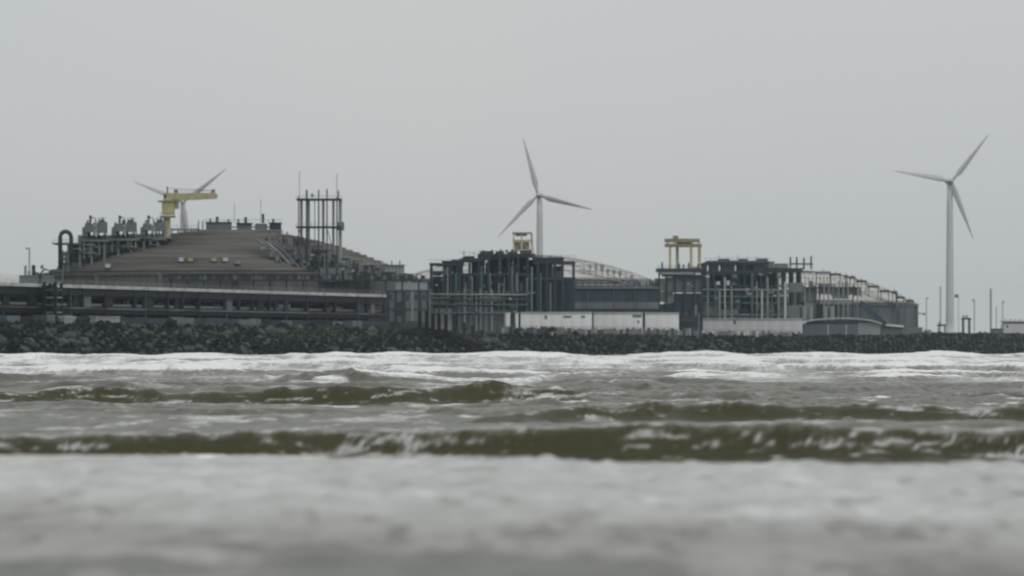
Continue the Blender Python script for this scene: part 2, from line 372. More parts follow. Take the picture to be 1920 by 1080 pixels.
for n_, k in enumerate(vis):
    q, rd = rocks[k]; o = bpy.data.objects.new('boulder', shapes[n_ % 24]); COL.objects.link(o)
    o.location = q; o.scale = (rd * 1.3,) * 3; o.rotation_euler = (0, 0, random.uniform(0, 6.3))
    tag(o, 'large dark armour-stone boulder in the rock bank above the surf', 'boulder', 'large boulders of the rock bank')
for nm, mt, par, lab in (('rubble', M_ROCK, 0, 'dark smaller rocks packed between the boulders of the shore bank'), ('rubble', M_ROCKG, 1, 'lighter weathered rocks scattered among the dark rocks of the bank')):
    vs = []; fs = []
    for k, (q, rd) in enumerate(rocks):
        if k in big or (1 if k % 4 == 0 else 0) != par: continue
        o_ = len(vs); vs += [q + v for v in rock_shape(rd, k)]; fs += [tuple(i + o_ for i in f) for f in ICO]
    tag(MB().add(vs, fs).build(nm, mt), lab, 'rocks', kind='stuff')

# ------------------------------------------------------------------ wind turbines
def turbine(px, py, Y, ang, yaw, label, Rm=37.0, rb=2.6, rt=1.75):
    hub = P(px, py, Y); base = Vector((hub.x, hub.y, GB))
    t = thing('wind_turbine', label, 'wind turbine', base, 'white wind turbines behind the plant')
    MB().lathe(base, [(rb + .9, 0), (rb + .9, .7), (rb, .72)] + [(rb + (rt - rb) * i / 8, .72 + (hub.z - base.z - 2.3) * i / 8) for i in range(1, 9)], 24).build('tower', M_TURB, t, True)
    c, s = math.cos(yaw), math.sin(yaw); ax = Vector((s, -c, 0)); sd = Vector((c, s, 0)); up = Vector((0, 0, 1))
    MB().tube([hub - ax * 5.0, hub - ax * 4.2, hub - ax * 1, hub + ax * 2.4], 1.5, 12, 1.8).build('nacelle', M_TURB, t, True)
    hc = hub + ax * 3.6
    MB().tube([hc - ax * 1.3, hc, hc + ax * 1.0, hc + ax * 1.9], 1.75, 12, .6).build('hub', M_TURB, t, True)
    for k in range(3):
        q = R(ang + 120 * k); rd = sd * math.cos(q) + up * math.sin(q); tg = -sd * math.sin(q) + up * math.cos(q)
        b_ = MB(); vs = []; fs = []; n = 8
        prof = [(1.0, .75, .75, .0), (3.5, .8, .7, .0), (7.5, 1.75, .45, .35), (14, 1.45, .32, .3), (22, 1.05, .22, .2), (30, .58, .12, .10), (35, .30, .06, .04), (Rm, .12, .03, 0)]
        for (rr, cw, th, off) in prof:
            for j in range(n):
                p = 2 * math.pi * j / n
                vs.append(hc + rd * rr + tg * (math.cos(p) * cw - off) + ax * (math.sin(p) * th + .02 * rr + math.cos(p) * cw * .25))
        for i in range(len(prof) - 1):
            for j in range(n): a = i * n + j; bb = i * n + (j + 1) % n; fs.append((a, bb, bb + n, a + n))
        fs.append(tuple(range(n))[::-1]); fs.append(tuple((len(prof) - 1) * n + j for j in range(n)))
        b_.add(vs, fs).build('blade', M_BLADE, t, True)
    MB().box(base + Vector((-.6, -rb - .25, .7)), base + Vector((.6, -rb + .2, 3.2))).build('door', M_GREY, t)
    return t
turbine(1781, 340, 2400, 51, R(12), 'rightmost white wind turbine, standing clear of the plant by the low dyke')
turbine(1012, 366, 2500, 105, R(-18), 'white wind turbine rising behind the middle platform and yellow frame')
turbine(343, 379, 2700, 38, R(8), 'distant wind turbine half hidden behind the yellow crane')

# ------------------------------------------------------------------ domed storage tanks
def tank(pxc, Y, Rm, zr, za, label, md, stepped, cat='tank', mw=None):
    mw = mw or M_CONC
    c = P(pxc, HOR, Y); c.z = GB
    t = thing('storage_tank', label, cat, c, 'domed storage tanks')
    hz = zr - c.z; rise = za - zr; RR = (Rm ** 2 + rise ** 2) / (2 * rise)
    MB().lathe(c, [(Rm, 0), (Rm, hz - 1.2), (Rm + .6, hz - 1.2), (Rm + .6, hz), (Rm - .6, hz + .01)], 96).build('wall', mw, t)
    for k in range(16):                               # buttress ribs that stiffen the wall
        q = 2 * math.pi * (k + .3) / 16
        MB().bar(c + Vector(((Rm + .35) * math.cos(q), (Rm + .35) * math.sin(q), 0)), c + Vector(((Rm + .35) * math.cos(q), (Rm + .35) * math.sin(q), hz - 1.25)), 1.6, .8).build('buttress', mw, t)
    prof = []; n = 26
    for i in range(n + 1):
        r_ = (Rm - .62) * (1 - i / n); z = hz + math.sqrt(RR ** 2 - r_ ** 2) - (RR - rise)
        if stepped and i: prof.append((r_, prof[-1][1] + .05))
        prof.append((max(r_, .05), z))
    d_ = MB().lathe(c, prof, 192).build('dome', md, t, not stepped)
    if not stepped:                                   # raised roof seams: meridians and rings
        zz = lambda r_: hz + math.sqrt(RR ** 2 - r_ ** 2) - (RR - rise) + .12
        for k in range(32):
            q = 2 * math.pi * k / 32
            MB().tube([c + Vector((r_ * math.cos(q), r_ * math.sin(q), zz(r_))) for r_ in np.linspace(Rm - .8, 5, 9)], .10, 5).build('seam', M_GREY, d_)
        for r_ in np.linspace(Rm * .25, Rm * .97, 6):
            MB().tube([c + Vector((r_ * math.cos(q), r_ * math.sin(q), zz(r_) + .1)) for q in np.linspace(0, 2 * math.pi, 65)], .12, 5).build('seam', M_GREY, d_)
    return t, c, lambda x, y: zr + math.sqrt(max(0, RR ** 2 - (x - c.x) ** 2 - (y - c.y) ** 2)) - (RR - rise)
T1, C1, D1 = tank(425, 1400, 64.5, 28.5, 44.2, 'largest domed tank, brown-grey ribbed dome under the yellow crane', M_DOME, True)
T2, C2, D2 = tank(985, 1600, 52, 29.5, 40, 'pale-domed tank mostly hidden behind the middle dark platform', M_DOME2, False, mw=M_CONCB)
T3, C3, D3 = tank(1480, 1850, 59, 23.4, 39, 'pale-domed tank at the right end of the plant with a stepped stair down its dome', M_DOME2, False, mw=M_CONCB)
c = P(2, HOR, 2300); c.z = GB
t = thing('storage_tank', 'faint distant tank at the far left edge beyond the pipe rack', 'tank', c, 'domed storage tanks')
MB().lathe(c, [(24, 0), (24, 34)], 48).build('wall', M_OFFW, t); MB().lathe(c + Vector((0, 0, 34.01)), [(24.3, 0), (24.3, .6), (18, 3.2), (10, 5), (.1, 5.8)], 48).build('dome', M_OFFW, t, True)

# ------------------------------------------------------------------ open steel frames
def rail(t, x0, x1, y, Y, h=1.1, m=M_GREY, dz=0):
    a = P(x0, y, Y); b = P(x1, y, Y); q = MB(); n = max(2, int((b - a).length / 2.2))
    for i in range(n + 1): p = a.lerp(b, i / n); q.bar(p, p + Vector((0, 0, h)), .09)
    for k in (.55, 1): q.bar(a + Vector((0, 0, h * k)), b + Vector((0, 0, h * k)), .08)
    return q.build('railing', m, t)
def frame(t, xs, ytop, Y, dep, cw=.9, m=M_DARK, rows_=2, zb=None, levels=(), beam_h=.9):
    zb = GB if zb is None else zb
    for r_ in range(rows_):
        y = Y + dep * r_ / max(1, rows_ - 1)
        for i, x in enumerate(xs):
            p = P(x, ytop[i] if hasattr(ytop, '__len__') else ytop, Y)
            piece('column', m, t, (p.x, y, zb), (cw, cw, p.z - zb))
    for (x0, x1, yy) in levels:
        a = P(x0, yy, Y); b_ = P(x1, yy, Y)
        for r_ in range(rows_):
            y = Y + dep * r_ / max(1, rows_ - 1)
            piece('beam', m, t, ((a.x + b_.x) / 2, y + (.06 if r_ == 0 else -.06), a.z - beam_h), (b_.x - a.x, cw * 1.05, beam_h))

# equipment platform on the left shoulder of the big dome
t = thing('dome_platform', 'grey-green steel platform with header pipes on the left shoulder of the largest dome', 'platform', P(200, 500, 1363))
Yp = 1362
frame(t, [118, 128, 150, 172, 196, 222, 246, 270, 296], [470, 458, 448, 446, 445, 444, 442, 440, 438], Yp, 9, .7, M_GREEN, 2, zb=26)
for (x0, x1, y0, y1) in ((98, 152, 455, 458), (146, 205, 449, 453), (200, 262, 447, 451), (255, 318, 444, 447.5)):
    ppiece('deck', M_GREEN, t, x0, x1, y0, y1, Yp - 1.2, 12)
for k, (y0, y1, xa, xb, mm) in enumerate(((441, 446, 150, 262, M_GREEN), (459, 463, 140, 240, M_GREEN), (466, 472, 138, 225, M_DARK), (452.5, 457, 205, 290, M_BLUE), (474, 480, 118, 205, M_GREEN), (482, 488, 112, 176, M_GREY))):
    a = P(xa, (y0 + y1) / 2, Yp + k); b_ = P(xb, (y0 + y1) / 2, Yp + k); MB().tube([a, b_], (y1 - y0) * .083, 10).build('pipe', mm, t, True)
for (x0, x1, y0, y1, mm) in ((128, 140, 462, 480, M_DARK), (160, 176, 468, 482, M_DARK), (190, 205, 456, 476, M_BLUE), (212, 226, 455, 472, M_BLUE), (232, 244, 452, 462, M_DARK), (143, 152, 481, 492, M_DARK), (171, 180, 478, 486, M_BLUE)):
    ppiece('equipment_box', mm, t, x0, x1, y0, y1, Yp + 1, 4)
for (x0, x1, y0, y1, mm) in ((146, 178, 441, 466, M_GREEN), (178.4, 208, 441, 463, M_MID), (208.4, 240, 440, 460, M_GREEN), (240.4, 272, 439, 456, M_MID), (272.4, 312, 438, 451, M_GREY), (126, 145.6, 459, 492, M_MID), (146, 176, 466.4, 484, M_MID), (176.4, 205, 463.4, 478, M_DARK)): ppiece('cladding_panel', mm, t, x0, x1, y0, y1, Yp + 4.5, .5)
for x in (155, 166, 184, 208, 219, 238, 252, 280): ppiece('pipe', random.choice((M_GREEN, M_GREY)), t, x, x + 4, 446 + random.uniform(0, 4), 486 - (x - 150) * .22, Yp - .3, 1, True)
for k_ in range(34): x = random.uniform(142, 312); h_ = random.uniform(8, 20); y_ = 447 - (x - 142) * .05; ppiece('riser', random.choice((M_GREY, M_MID, M_DARK, M_GREEN)), t, x, x + random.uniform(.9, 2.2), y_ - h_, y_ + random.uniform(6, 22) * (312 - x) / 170, Yp + random.uniform(-1, 3), 1, True)
for k_ in range(14): x = random.uniform(110, 290); y_ = 470 - (x - 110) * .1 + random.uniform(-8, 10); MB().tube([P(x, y_, Yp - 1), P(x + random.uniform(10, 26), y_, Yp - 1), P(x + 26, y_ + random.uniform(3, 9), Yp - 1)], .18, 6).build('pipe', random.choice((M_GREY, M_DARK, M_GREEN)), t, True)
rail(t, 98, 150, 455, Yp - 1.1); rail(t, 200, 318, 444.5, Yp - 1.1)
# inverted U pipe
t = thing('pipe_loop', 'tall inverted-U expansion pipe standing at the left end of the dome platform', 'pipe', P(121, 500, 1357))
pts = [P(113, 505, 1357), P(113, 448, 1357)] + [P(123 - 10.5 * math.cos(q), 446 - 12 * math.sin(q), 1357) for q in np.linspace(.2, math.pi - .2, 9)] + [P(133.5, 448, 1357), P(133.5, 492, 1357)]
MB().tube(pts, .72, 12).build('pipe', M_DARK, t, True)
ppiece('flange', M_DARK, t, 108.5, 117.5, 484, 487, 1356, 1.5, True); ppiece('flange', M_DARK, t, 129, 138, 470, 473, 1356, 1.5, True)
ppiece('support', M_DARK, t, 115, 132, 493, 497, 1356.6, 1)
# valve clusters
for k, (x, lab) in enumerate(((150, 'leftmost of three grey valve clusters on the dome platform, next to the pipe loop'), (205, 'middle of three grey valve clusters on the dome platform'), (259, 'right-hand of three grey valve clusters, beside the yellow crane'))):
    y = 441 - k * 1.5; t = thing('valve_cluster', lab, 'valves', P(x + 22, y, 1360), 'valve clusters on the big dome'); Y = 1358.5
    ppiece('body', M_MID, t, x + 9, x + 24, 420, y - 6, Y + .2, 4)
    ppiece('body', M_GREY, t, x + 24.6, x + 30, 424, y - 3, Y + .6, 3)
    ppiece('body', M_MID, t, x + 32, x + 49, 416, y - 5, Y + 1, 4.5)
    ppiece('body', M_DARK, t, x + 36, x + 45, 412.5, 416, Y + 1.6, 3)
    ppiece('stack', M_DARK, t, x + 17.4, x + 21.5, 404, 417, Y + 1, 1, True); ppiece('cap', M_DARK, t, x + 16.6, x + 22.3, 405.5, 408, Y + .6, 1, True)
    ppiece('valve', M_GREY, t, x + 40, x + 45, 408, 415, Y + 2, 1, True); ppiece('valve', M_GREY, t, x + 34, x + 37, 410.5, 415, Y + 2, 1, True)
    for x2 in (x + 16, x + 26, x + 34, x + 46): ppiece('leg', M_DARK, t, x2 - 1.3, x2 + 1.3, y - 8, y + 6, Y + 2.2, .4)
    rr = random.Random(k + 3)
    for q_ in range(12):
        x_ = x + rr.uniform(7, 50); y_ = rr.uniform(411, 419); ppiece(rr.choice(('valve', 'nozzle', 'vent')), rr.choice((M_MID, M_DARK, M_GREY)), t, x_, x_ + rr.uniform(1.2, 3.4), y_, 421, Y + rr.uniform(.5, 3), .6, True)
    MB().tube([P(x + 20, 420, Y), P(x + 20, 410, Y), P(x + 23, 408, Y), P(x + 27, 408, Y), P(x + 29, 411, Y), P(x + 29, 425, Y)], .22, 6).build('pipe', M_GREY, t, True)
    ppiece('shroud', M_MID, t, x + 4, x + 14, 426, y + 2, Y + .8, 3)
    ppiece('rail_frame', M_GREY, t, x + 33, x + 49, 408.5, 409.4, Y + 1.2, .2); ppiece('ladder', M_OFFW, t, x + 30.2, x + 31, 412, y + 4, Y + .1, .2)
    ppiece('pipe', M_DARK, t, x + 8, x + 11.5, 424, y + 4, Y + 2, 1, True); ppiece('pipe', M_GREY, t, x + 30, x + 31.8, 420, y + 4, Y + 2, 1, True)
    MB().tube([P(x + 9.7, 424, Y + 2.4), P(x + 11, 420, Y + 2.4), P(x + 15, 419, Y + 2.4)], .26, 8).build('elbow', M_DARK, t, True)
# platform along the top right of the dome
t = thing('dome_platform', 'long grey-green equipment platform on the right of the largest dome top', 'platform', P(450, 440, 1408)); Yp = 1390
ppiece('deck', M_GREEN, t, 370, 527, 430.5, 434, Yp, 10)
ppiece('cabin', M_MID, t, 386, 432, 418, 430, Yp + 2, 6); ppiece('cabin', M_GREEN, t, 444, 470, 420, 432, Yp + 2, 6); ppiece('cabin', M_MID, t, 478, 499, 419, 432, Yp + 2, 6); ppiece('cable_tray', M_GREY, t, 432, 506, 424.5, 426.5, Yp + 3, 3); ppiece('cabin', M_DARK, t, 505, 526, 420, 430, Yp + 1, 5)
ppiece('roof', M_DARK, t, 385, 433, 416, 418, Yp + 1.6, 7); ppiece('roof', M_DARK, t, 442, 472, 417.6, 419.6, Yp + .8, 8); ppiece('roof', M_DARK, t, 503, 527, 417, 419, Yp + .8, 8)
for x in (372, 380, 400, 420, 438, 458, 480, 503, 524): ppiece('column', M_DARK, t, x - 1.0, x + 1.0, 414 if x < 382 else 430, 443, Yp + .4, .4)
for x, w_, y0 in ((407, 2.6, 406), (460.5, 2.6, 407), (394, 1.6, 410), (428, 1.6, 411), (447, 1.6, 410.5), (493, 2.4, 401), (512, 2.0, 410)):
    ppiece('valve', M_DARK, t, x - w_, x + w_, y0, 418, Yp + 3, 1, True)
for x, y0 in ((439.5, 380), (489, 374)): ppiece('antenna', M_GREY, t, x - .5, x + .5, y0, 418, Yp + 3, .2, True)
ppiece('deck', M_GREY, t, 318, 372, 428, 431, Yp + 2, 8); rail(t, 318, 372, 428, Yp + 2.1); rail(t, 384, 527, 416, Yp + 1.0, .9)
for x in (322, 334, 346, 358): ppiece('column', M_DARK, t, x - 1, x + 1, 431, 442, Yp + 2.5, .4)
a = P(372, 438, Yp - .6); MB().tube([a, P(527, 438, Yp - .6)], .5, 10).build('pipe', M_GREEN, t, True)

# yellow pedestal crane
t = thing('pedestal_crane', 'yellow pedestal crane with a long horizontal boom on top of the largest dome', 'crane', P(313, 440, 1370)); Y = 1368
ppiece('pedestal', M_YEL, t, 305.5, 319, 405, 446, Y, 2, True)
ppiece('platform', M_YELD, t, 300, 327, 404, 407.5, Y - 1.2, 4.6); rail(t, 300, 327, 404, Y - 1.1, 1.0, M_YELD)
ppiece('machinery_house', M_YEL, t, 303.5, 326, 379, 402, Y - .6, 3.6)
ppiece('machinery_house', M_YELD, t, 322, 334, 374, 391, Y - .2, 2.8)
ppiece('upper_platform', M_YELD, t, 296, 330, 376, 378.5, Y - 1.0, 4.4)
ppiece('cab', M_YEL, t, 306, 322, 362, 375.8, Y - .2, 2.6); ppiece('window', M_GLASS, t, 308, 312, 365, 371, Y - .32, .3)
b_ = MB(); y0, y1 = Y + .5, Y + 2.3
pr = [(320, 362.5), (396, 361.5), (404, 362), (408, 366), (406, 372.5), (330, 376), (320, 374)]
vs = [P(x, y, Y + .4) for x, y in pr] + [P(x, y, Y + .4) + Vector((0, 1.9, 0)) for x, y in pr]; n = len(pr)
b_.add(vs, [tuple(range(n))[::-1], tuple(range(n, 2 * n))] + [(i, (i + 1) % n, (i + 1) % n + n, i + n) for i in range(n)]).build('boom', M_YEL, t)
ppiece('rope_sheave', M_YELD, t, 396, 403, 355, 362, Y + .9, 1); ppiece('mast', M_DARK, t, 312.5, 315, 350, 362, Y + .8, .5, True)
ppiece('winch', M_YELD, t, 326, 333, 355.5, 362, Y + .8, 1.2)
MB().tube([P(314, 353, Y + 1.3), P(400, 357, Y + 1.3)], .07, 6).build('rope', M_DARK, t)
MB().bar(P(324, 391, Y + 1), P(336, 377, Y + 1), .5).build('strut', M_YELD, t)
rail(t, 334, 394, 361.5, Y + .45, .8, M_YELD)

# vent tower
t = thing('vent_tower', 'tall open tower of vertical vent pipes on the right slope of the largest dome', 'tower', P(600, 520, 1348)); Y = 1344
for x, w_, y0, yb, mm, dy in ((560, 2.2, 368, 480, M_DARK, 0), (565, 5, 372, 482, M_GREY, 5), (575, 3.6, 356, 500, M_DARK, 1), (579, 4, 374, 500, M_GREY, 6), (590, 1.6, 376, 505, M_GREY, 6), (597.5, 2.6, 356, 515, M_DARK, 1), (606, 4.6, 372, 515, M_GREY, 6), (613, 2.4, 354, 515, M_DARK, 0), (625, 4.4, 374, 520, M_GREY, 6), (631.8, 2.4, 370, 528, M_DARK, 0), (638, 6, 374, 500, M_GREY, 4), (634.5, 2.6, 357, 374, M_DARK, 2)):
    ppiece('vent_pipe' if mm is M_GREY or y0 < 360 else 'column', mm, t, x - w_ / 2, x + w_ / 2, y0, yb, Y + dy, w_ * .16, mm is M_GREY or y0 < 360)
ppiece('deck', M_DARK, t, 555.5, 640, 372, 375, Y - .6, 8); ppiece('deck', M_DARK, t, 555, 640, 424, 427, Y - .6, 8)
rail(t, 555.5, 640, 372, Y - .5, 1.0); rail(t, 555, 640, 424, Y - .5, 1.1)
ppiece('cage', M_MID, t, 633, 645, 416, 432, Y + .5, 2); ppiece('lamp', M_GREY, t, 583, 588, 363, 370, Y + 3, .6)
for x, y0 in ((561.5, 320), (631.5, 326)): ppiece('antenna', M_GREY, t, x - .6, x + .6, y0, 372, Y + 1, .2, True)
MB().bar(P(560, 427, Y + .1), P(575, 470, Y + .1), .22).build('brace', M_DARK, t); MB().bar(P(613, 427, Y + .1), P(632, 500, Y + .1), .22).build('brace', M_DARK, t)
ppiece('base_block', M_MID, t, 600, 640, 502, 528, Y + .5, 8)

# stair and pipe run down the right side of the big dome
t = thing('dome_stair', 'grey stair and pipe run stepping down the right slope of the largest dome', 'stair', P(650, 520, 1350)); Y = 1348
steps = [(528, 441), (548, 446), (566, 452), (584, 461), (602, 468), (620, 474), (640, 481), (660, 487), (680, 494), (700, 501), (720, 507)]
for i, (x, y) in enumerate(steps):
    ppiece('landing', random.choice((M_MID, M_CONC, M_GREY)), t, x, x + 21, y, y + 2.4, Y, 5)
    ppiece('housing', random.choice((M_CONC, M_MID, M_GREY, M_GREEN, M_CONC)), t, x + 1, x + random.uniform(9, 19), y + 3 + random.uniform(0, 5), y + random.uniform(14, 26), Y + 1.2, 4)
    for k_ in range(3): x_ = x + random.uniform(-6, 20); ppiece('riser', random.choice((M_GREY, M_MID, M_GREEN, M_DARK)), t, x_, x_ + random.uniform(1.2, 2.6), y + random.uniform(6, 18), min(527, y + 26 + i * 15), Y - .2 - random.random(), 1, True)
    x_ = x + random.uniform(-16, 8); ppiece('housing', random.choice((M_GREY, M_CONC, M_MID, M_GREEN)), t, x_, x_ + random.uniform(6, 13), min(y + random.uniform(22, 40), 508), min(y + random.uniform(44, 60), 522), Y + .8, 2.5)
    ppiece('post', M_DARK, t, x + 2, x + 4.4, y + 2, min(526, y + 16 + i * 14), Y + .3, .4); ppiece('post', M_GREY, t, x + 12, x + 14, y + 4, min(526, y + 14 + i * 14), Y + .5, .4)
    ppiece('valve', M_GREY, t, x + 9, x + 12, y - random.uniform(3, 7), y, Y + 2, .5, True)
    if i + 1 < len(steps): MB().bar(P(x, y - 5, Y + .2), P(steps[i + 1][0], steps[i + 1][1] - 5, Y + .2), .13).build('handrail', M_GREY, t)
for k in range(3):
    dx, dy = -4 + k * 16, 14 + k * 10
    MB().tube([P(484 + dx, 445 + dy * .3, Y - .6 - k * .3), P(508 + dx, 458 + dy * .5, Y - .6 - k * .3), P(527 + dx, 478 + dy * .5, Y - .6 - k * .3), P(538 + dx, 500 + dy * .3, Y - .6 - k * .3), P(544 + dx, 523, Y - .6)], .42, 8).build('pipe', (M_GREEN, M_GREY, M_MID)[k], t, True)
for k_ in range(120): x = random.uniform(488, 735) if k_ % 2 else random.uniform(495, 620); y0_ = 441 + (x - 528) * .34; y_ = random.uniform(y0_ + 4, min(524, max(y0_ + 8, 441 + (x - 472) * 1.15))); w_ = random.uniform(2.5, 9); ppiece(random.choice(('housing', 'pipe_support', 'duct')), random.choice((M_GREY, M_MID, M_CONC, M_GREEN, M_DARK)), t, x, x + w_, y_, min(526, y_ + random.uniform(2, 9)), Y - .6 - random.random(), 1.2)
# low enclosure
t = thing('rooftop_enclosure', 'grey louvred enclosure at the right foot of the largest dome', 'enclosure', P(728, 515, 1353)); Y = 1350
ppiece('wall', M_GREY, t, 695, 757, 498, 516, Y, 6); ppiece('roof', M_GREEN, t, 693, 759, 496, 498, Y - .5, 7)
for x in range(700, 757, 7): ppiece('post', M_MID, t, x, x + 1.6, 498, 516, Y - .25, .24)
for x in (705, 716, 733, 748): ppiece('vent', M_GREY, t, x, x + 3, 489, 496, Y + 2, .5, True)

# walkway in front of the dome
t = thing('elevated_walkway', 'dark railed walkway running along the foot of the largest dome above the pipe rack', 'walkway', P(560, 530, 1328)); Y = 1330
ppiece('deck', M_DARK, t, 316, 790, 523.5, 527, Y, 4)
a = P(316, 514, Y); b_ = P(790, 514, Y)
for k in range(60):
    x = 316 + k * 8.03; ppiece('post', M_DARK, t, x - .8, x + .8, 513.5, 527, Y - .15, .3)
    if k % 3 != 1: ppiece('panel', random.choice((M_DARK, M_DARK, M_GREEN, M_MID)), t, x + .8, x + 7.2, 515.5 + random.uniform(0, 2), 523.5, Y + .3, .12)
ppiece('rail', M_DARK, t, 316, 790, 513, 514.6, Y - .1, .22)
for k in range(16): x = 320 + k * 31; ppiece('leg', M_DARK, t, x - 1.6, x + 1.6, 527, 592, Y + 1, .8)
# small coloured gear on the dome face
for k, (x, y, mm, lab) in enumerate(((340, 491, M_OFFW, 'pale box at the left of the row of small units on the dome face'), (357, 491, M_YEL, 'yellow-green box in the row of small units on the dome face, left one'), (401, 491, M_YEL, 'yellow-green box in the row of small units on the dome face, right one'), (423, 491, M_OFFW, 'pale box in the row of small units, right of the yellow-green ones'), (446, 496, M_GREY, 'grey box at the right end of the row of small units on the dome face'), (202, 503, M_OFFW, 'small lone pale box low on the left of the largest dome'))):
    q = P(x, y, 1353)
    yy = 1335.0
    while D1(q.x, yy) < q.z and yy < 1400: yy += .5; q = P(x, y, yy)
    t = thing('junction_box', lab, 'box', q, 'small boxes on the dome face')
    hh = .35
    MB().box(q + Vector((-.8, -.55, .25)), q + Vector((.8, .5, .95 + hh))).build('cabinet', mm, t); MB().box(q + Vector((-1, -.7, .95 + hh)), q + Vector((1, .6, 1.1 + hh))).build('lid', mm, t)
    for sx in (-.65, .65): MB().box(q + Vector((sx - .1, -.3, -1.0)), q + Vector((sx + .1, .3, .25))).build('leg', M_DARK, t)

# ------------------------------------------------------------------ pipe rack along the shore
DR = 27.0; t0, t1 = shore_t(-40, DR), shore_t(716, DR)
t = thing('pipe_rack', 'long two-level pipe rack with a pale top deck running along the shore at left', 'pipe rack', SH((t0 + t1) / 2, DR, GB))
def run(name, mm, ta, tb, da, db, za, zb, par=None):   # a straight member along the shoreline
    q = MB(); c = [SH(ta, da), SH(tb, da), SH(tb, db), SH(ta, db)]
    vs = [p + Vector((0, 0, za)) for p in c] + [p + Vector((0, 0, zb)) for p in c]
    return q.add(vs, [(0, 1, 2, 3), (7, 6, 5, 4), (0, 4, 5, 1), (1, 5, 6, 2), (2, 6, 7, 3), (3, 7, 4, 0)]).build(name, mm, par or t)
nb = 22; st = (t1 - t0) / nb
BS = [t0] + [t0 + k * st + random.uniform(-.36, .36) * st for k in range(1, nb)] + [t1]
for k in range(nb):
    ta, tb = BS[k], BS[k + 1]
    run('deck_slab', M_PALE, ta + .06, tb - .06, DR - 1.6, DR + 7.6, 19.0, 19.9)
    run('girder', M_BLACK, ta, tb, DR - .9, DR - .4, 17.0, 18.95)
    run('lower_slab', M_MID if random.random() < .6 else M_RUST, ta + .06, tb - .06, DR - 1.4, DR + 7.4, 13.3, 13.75)
    run('lower_girder', M_BLACK, ta, tb, DR - .9, DR - .4, 12.1, 13.25)
    run('back_panel', random.choice((M_BLACK, M_BLACK, M_BLACK, M_DARK)), ta + .3, tb - .3, DR + 7.0, DR + 7.2, 9.0, 18.9)
    if random.random() < .42:
        f_ = random.uniform(.1, .4); run('cabinet', random.choice((M_OFFW, M_GREY, M_GREY, M_MID)), ta + st * f_, tb - st * random.uniform(.1, .4), DR + 3, DR + 4.2, 14.4 + random.uniform(0, .6), 15.6 + random.uniform(0, .7))
    if random.random() < .5: run('cable_tray', M_MID, ta + .4, tb - .4, DR + 1.8, DR + 2.6, 16.2, 16.5)
for k in range(nb + 1):
    tk = BS[k]
    for d_ in (DR - .65, DR + 6.4):
        run('post', M_BLACK if k % 4 else M_DARK, tk - .45, tk + .45, d_ - .45, d_ + .45, GB, 18.96)
    if random.random() < .6 and k < nb: f_ = random.uniform(.05, .5); run('brace_panel', random.choice((M_MID, M_BLACK, M_DARK, M_BLACK)), tk + st * f_, tk + st * (f_ + random.uniform(.1, .4)), DR - .3, DR + .2, 13.8, 16.95)
for k, (d_, z, r_, mm) in enumerate(((DR + .6, 14.4, .5, M_MID), (DR + 2.0, 14.3, .45, M_MID), (DR + 3.3, 14.5, .6, M_DARK), (DR + 5, 14.4, .5, M_GREEN), (DR + .8, 16.6, .35, M_DARK), (DR + 1.2, 10.6, .5, M_MID), (DR + 3, 11.2, .6, M_DARK))):
    MB().tube([SH(t0, d_, z), SH(t1, d_, z)], r_, 10).build('pipe', mm, t, True)
q = MB()
for k in range(0, nb * 3 + 1): p = SH(t0 + k * st / 3, DR - 1.4, 19.9); q.bar(p, p + Vector((0, 0, 1.05)), .08)
for z in (20.4, 20.95): q.bar(SH(t0, DR - 1.4, z), SH(t1, DR - 1.4, z), .07)
q.build('railing', M_GREY, t)
# stair tower in front of the rack
td = shore_t(101, 22)
t = thing('stair_tower', 'dark square stair tower with pale landings in front of the pipe rack at left', 'stair tower', SH(td, 22, GB))
for a in (-1.6, 1.6):
    for d_ in (20.6, 24): run('post', M_BLACK, td + a - .35, td + a + .35, d_ - .3, d_ + .3, GB, 20.3)
for k in range(6): run('landing', M_GREY if k % 2 else M_MID, td - 1.2, td + 1.2, 20.2, 24.2, 10 + k * 2.0, 10.3 + k * 2.0)
for k in range(5):
    q = MB(); a = SH(td - 1.1, 22.2, 10.3 + 2 * k); b_ = SH(td + 1.1, 22.2, 12.0 + 2 * k)
    if k % 2: a, b_ = SH(td + 1.1, 22.6, 10.3 + 2 * k), SH(td - 1.1, 22.6, 12.0 + 2 * k)
    q.bar(a, b_, .9, .25).build('flight', M_DARK, t)
run('cladding', M_BLACK, td - 1.9, td + 1.9, 24.4, 24.6, GB, 19.5)
# retaining wall beneath the rack
DW = 20.5; ta, tb = shore_t(-40, DW), shore_t(800, DW)
t = thing('retaining_wall', 'low dark concrete wall of upright panels below the pipe rack on top of the rocks', 'wall', SH((ta + tb) / 2, DW, GB))
n = 40
for k in range(n):
    a, b_ = ta + (tb - ta) * k / n, ta + (tb - ta) * (k + 1) / n
    run('panel', random.choice((M_DARK, M_DARK, M_BLUE, M_MID, M_BLACK)), a + .05, b_ - .05, DW, DW + .35, GB, 11.2 + random.uniform(-.25, .35))
run('coping', M_MID, ta, tb, DW + .4, DW + .7, GB, 10.9)
for k, (px, lab) in enumerate(((198, 'pale flat cabin on the wall top left of the dark bush'), (128, 'small pale cabin beside the stair tower foot'))):
    tk = shore_t(px, 18.8); t = thing('cabin', lab, 'cabin', SH(tk, 18.8, GB), 'small cabins on the wall')
    run('wall', M_GREY, tk - (7 if k == 0 else 3), tk + (7 if k == 0 else 3), 18.2, 19.8, GB, 11.0 if k == 0 else 10.8)
    run('roof', M_OFFW if k else M_GREY, tk - (7.2 if k == 0 else 3.2), tk + (7.2 if k == 0 else 3.2), 18.0, 20.0, 11.01 if k == 0 else 10.81, 11.3 if k == 0 else 11.05)

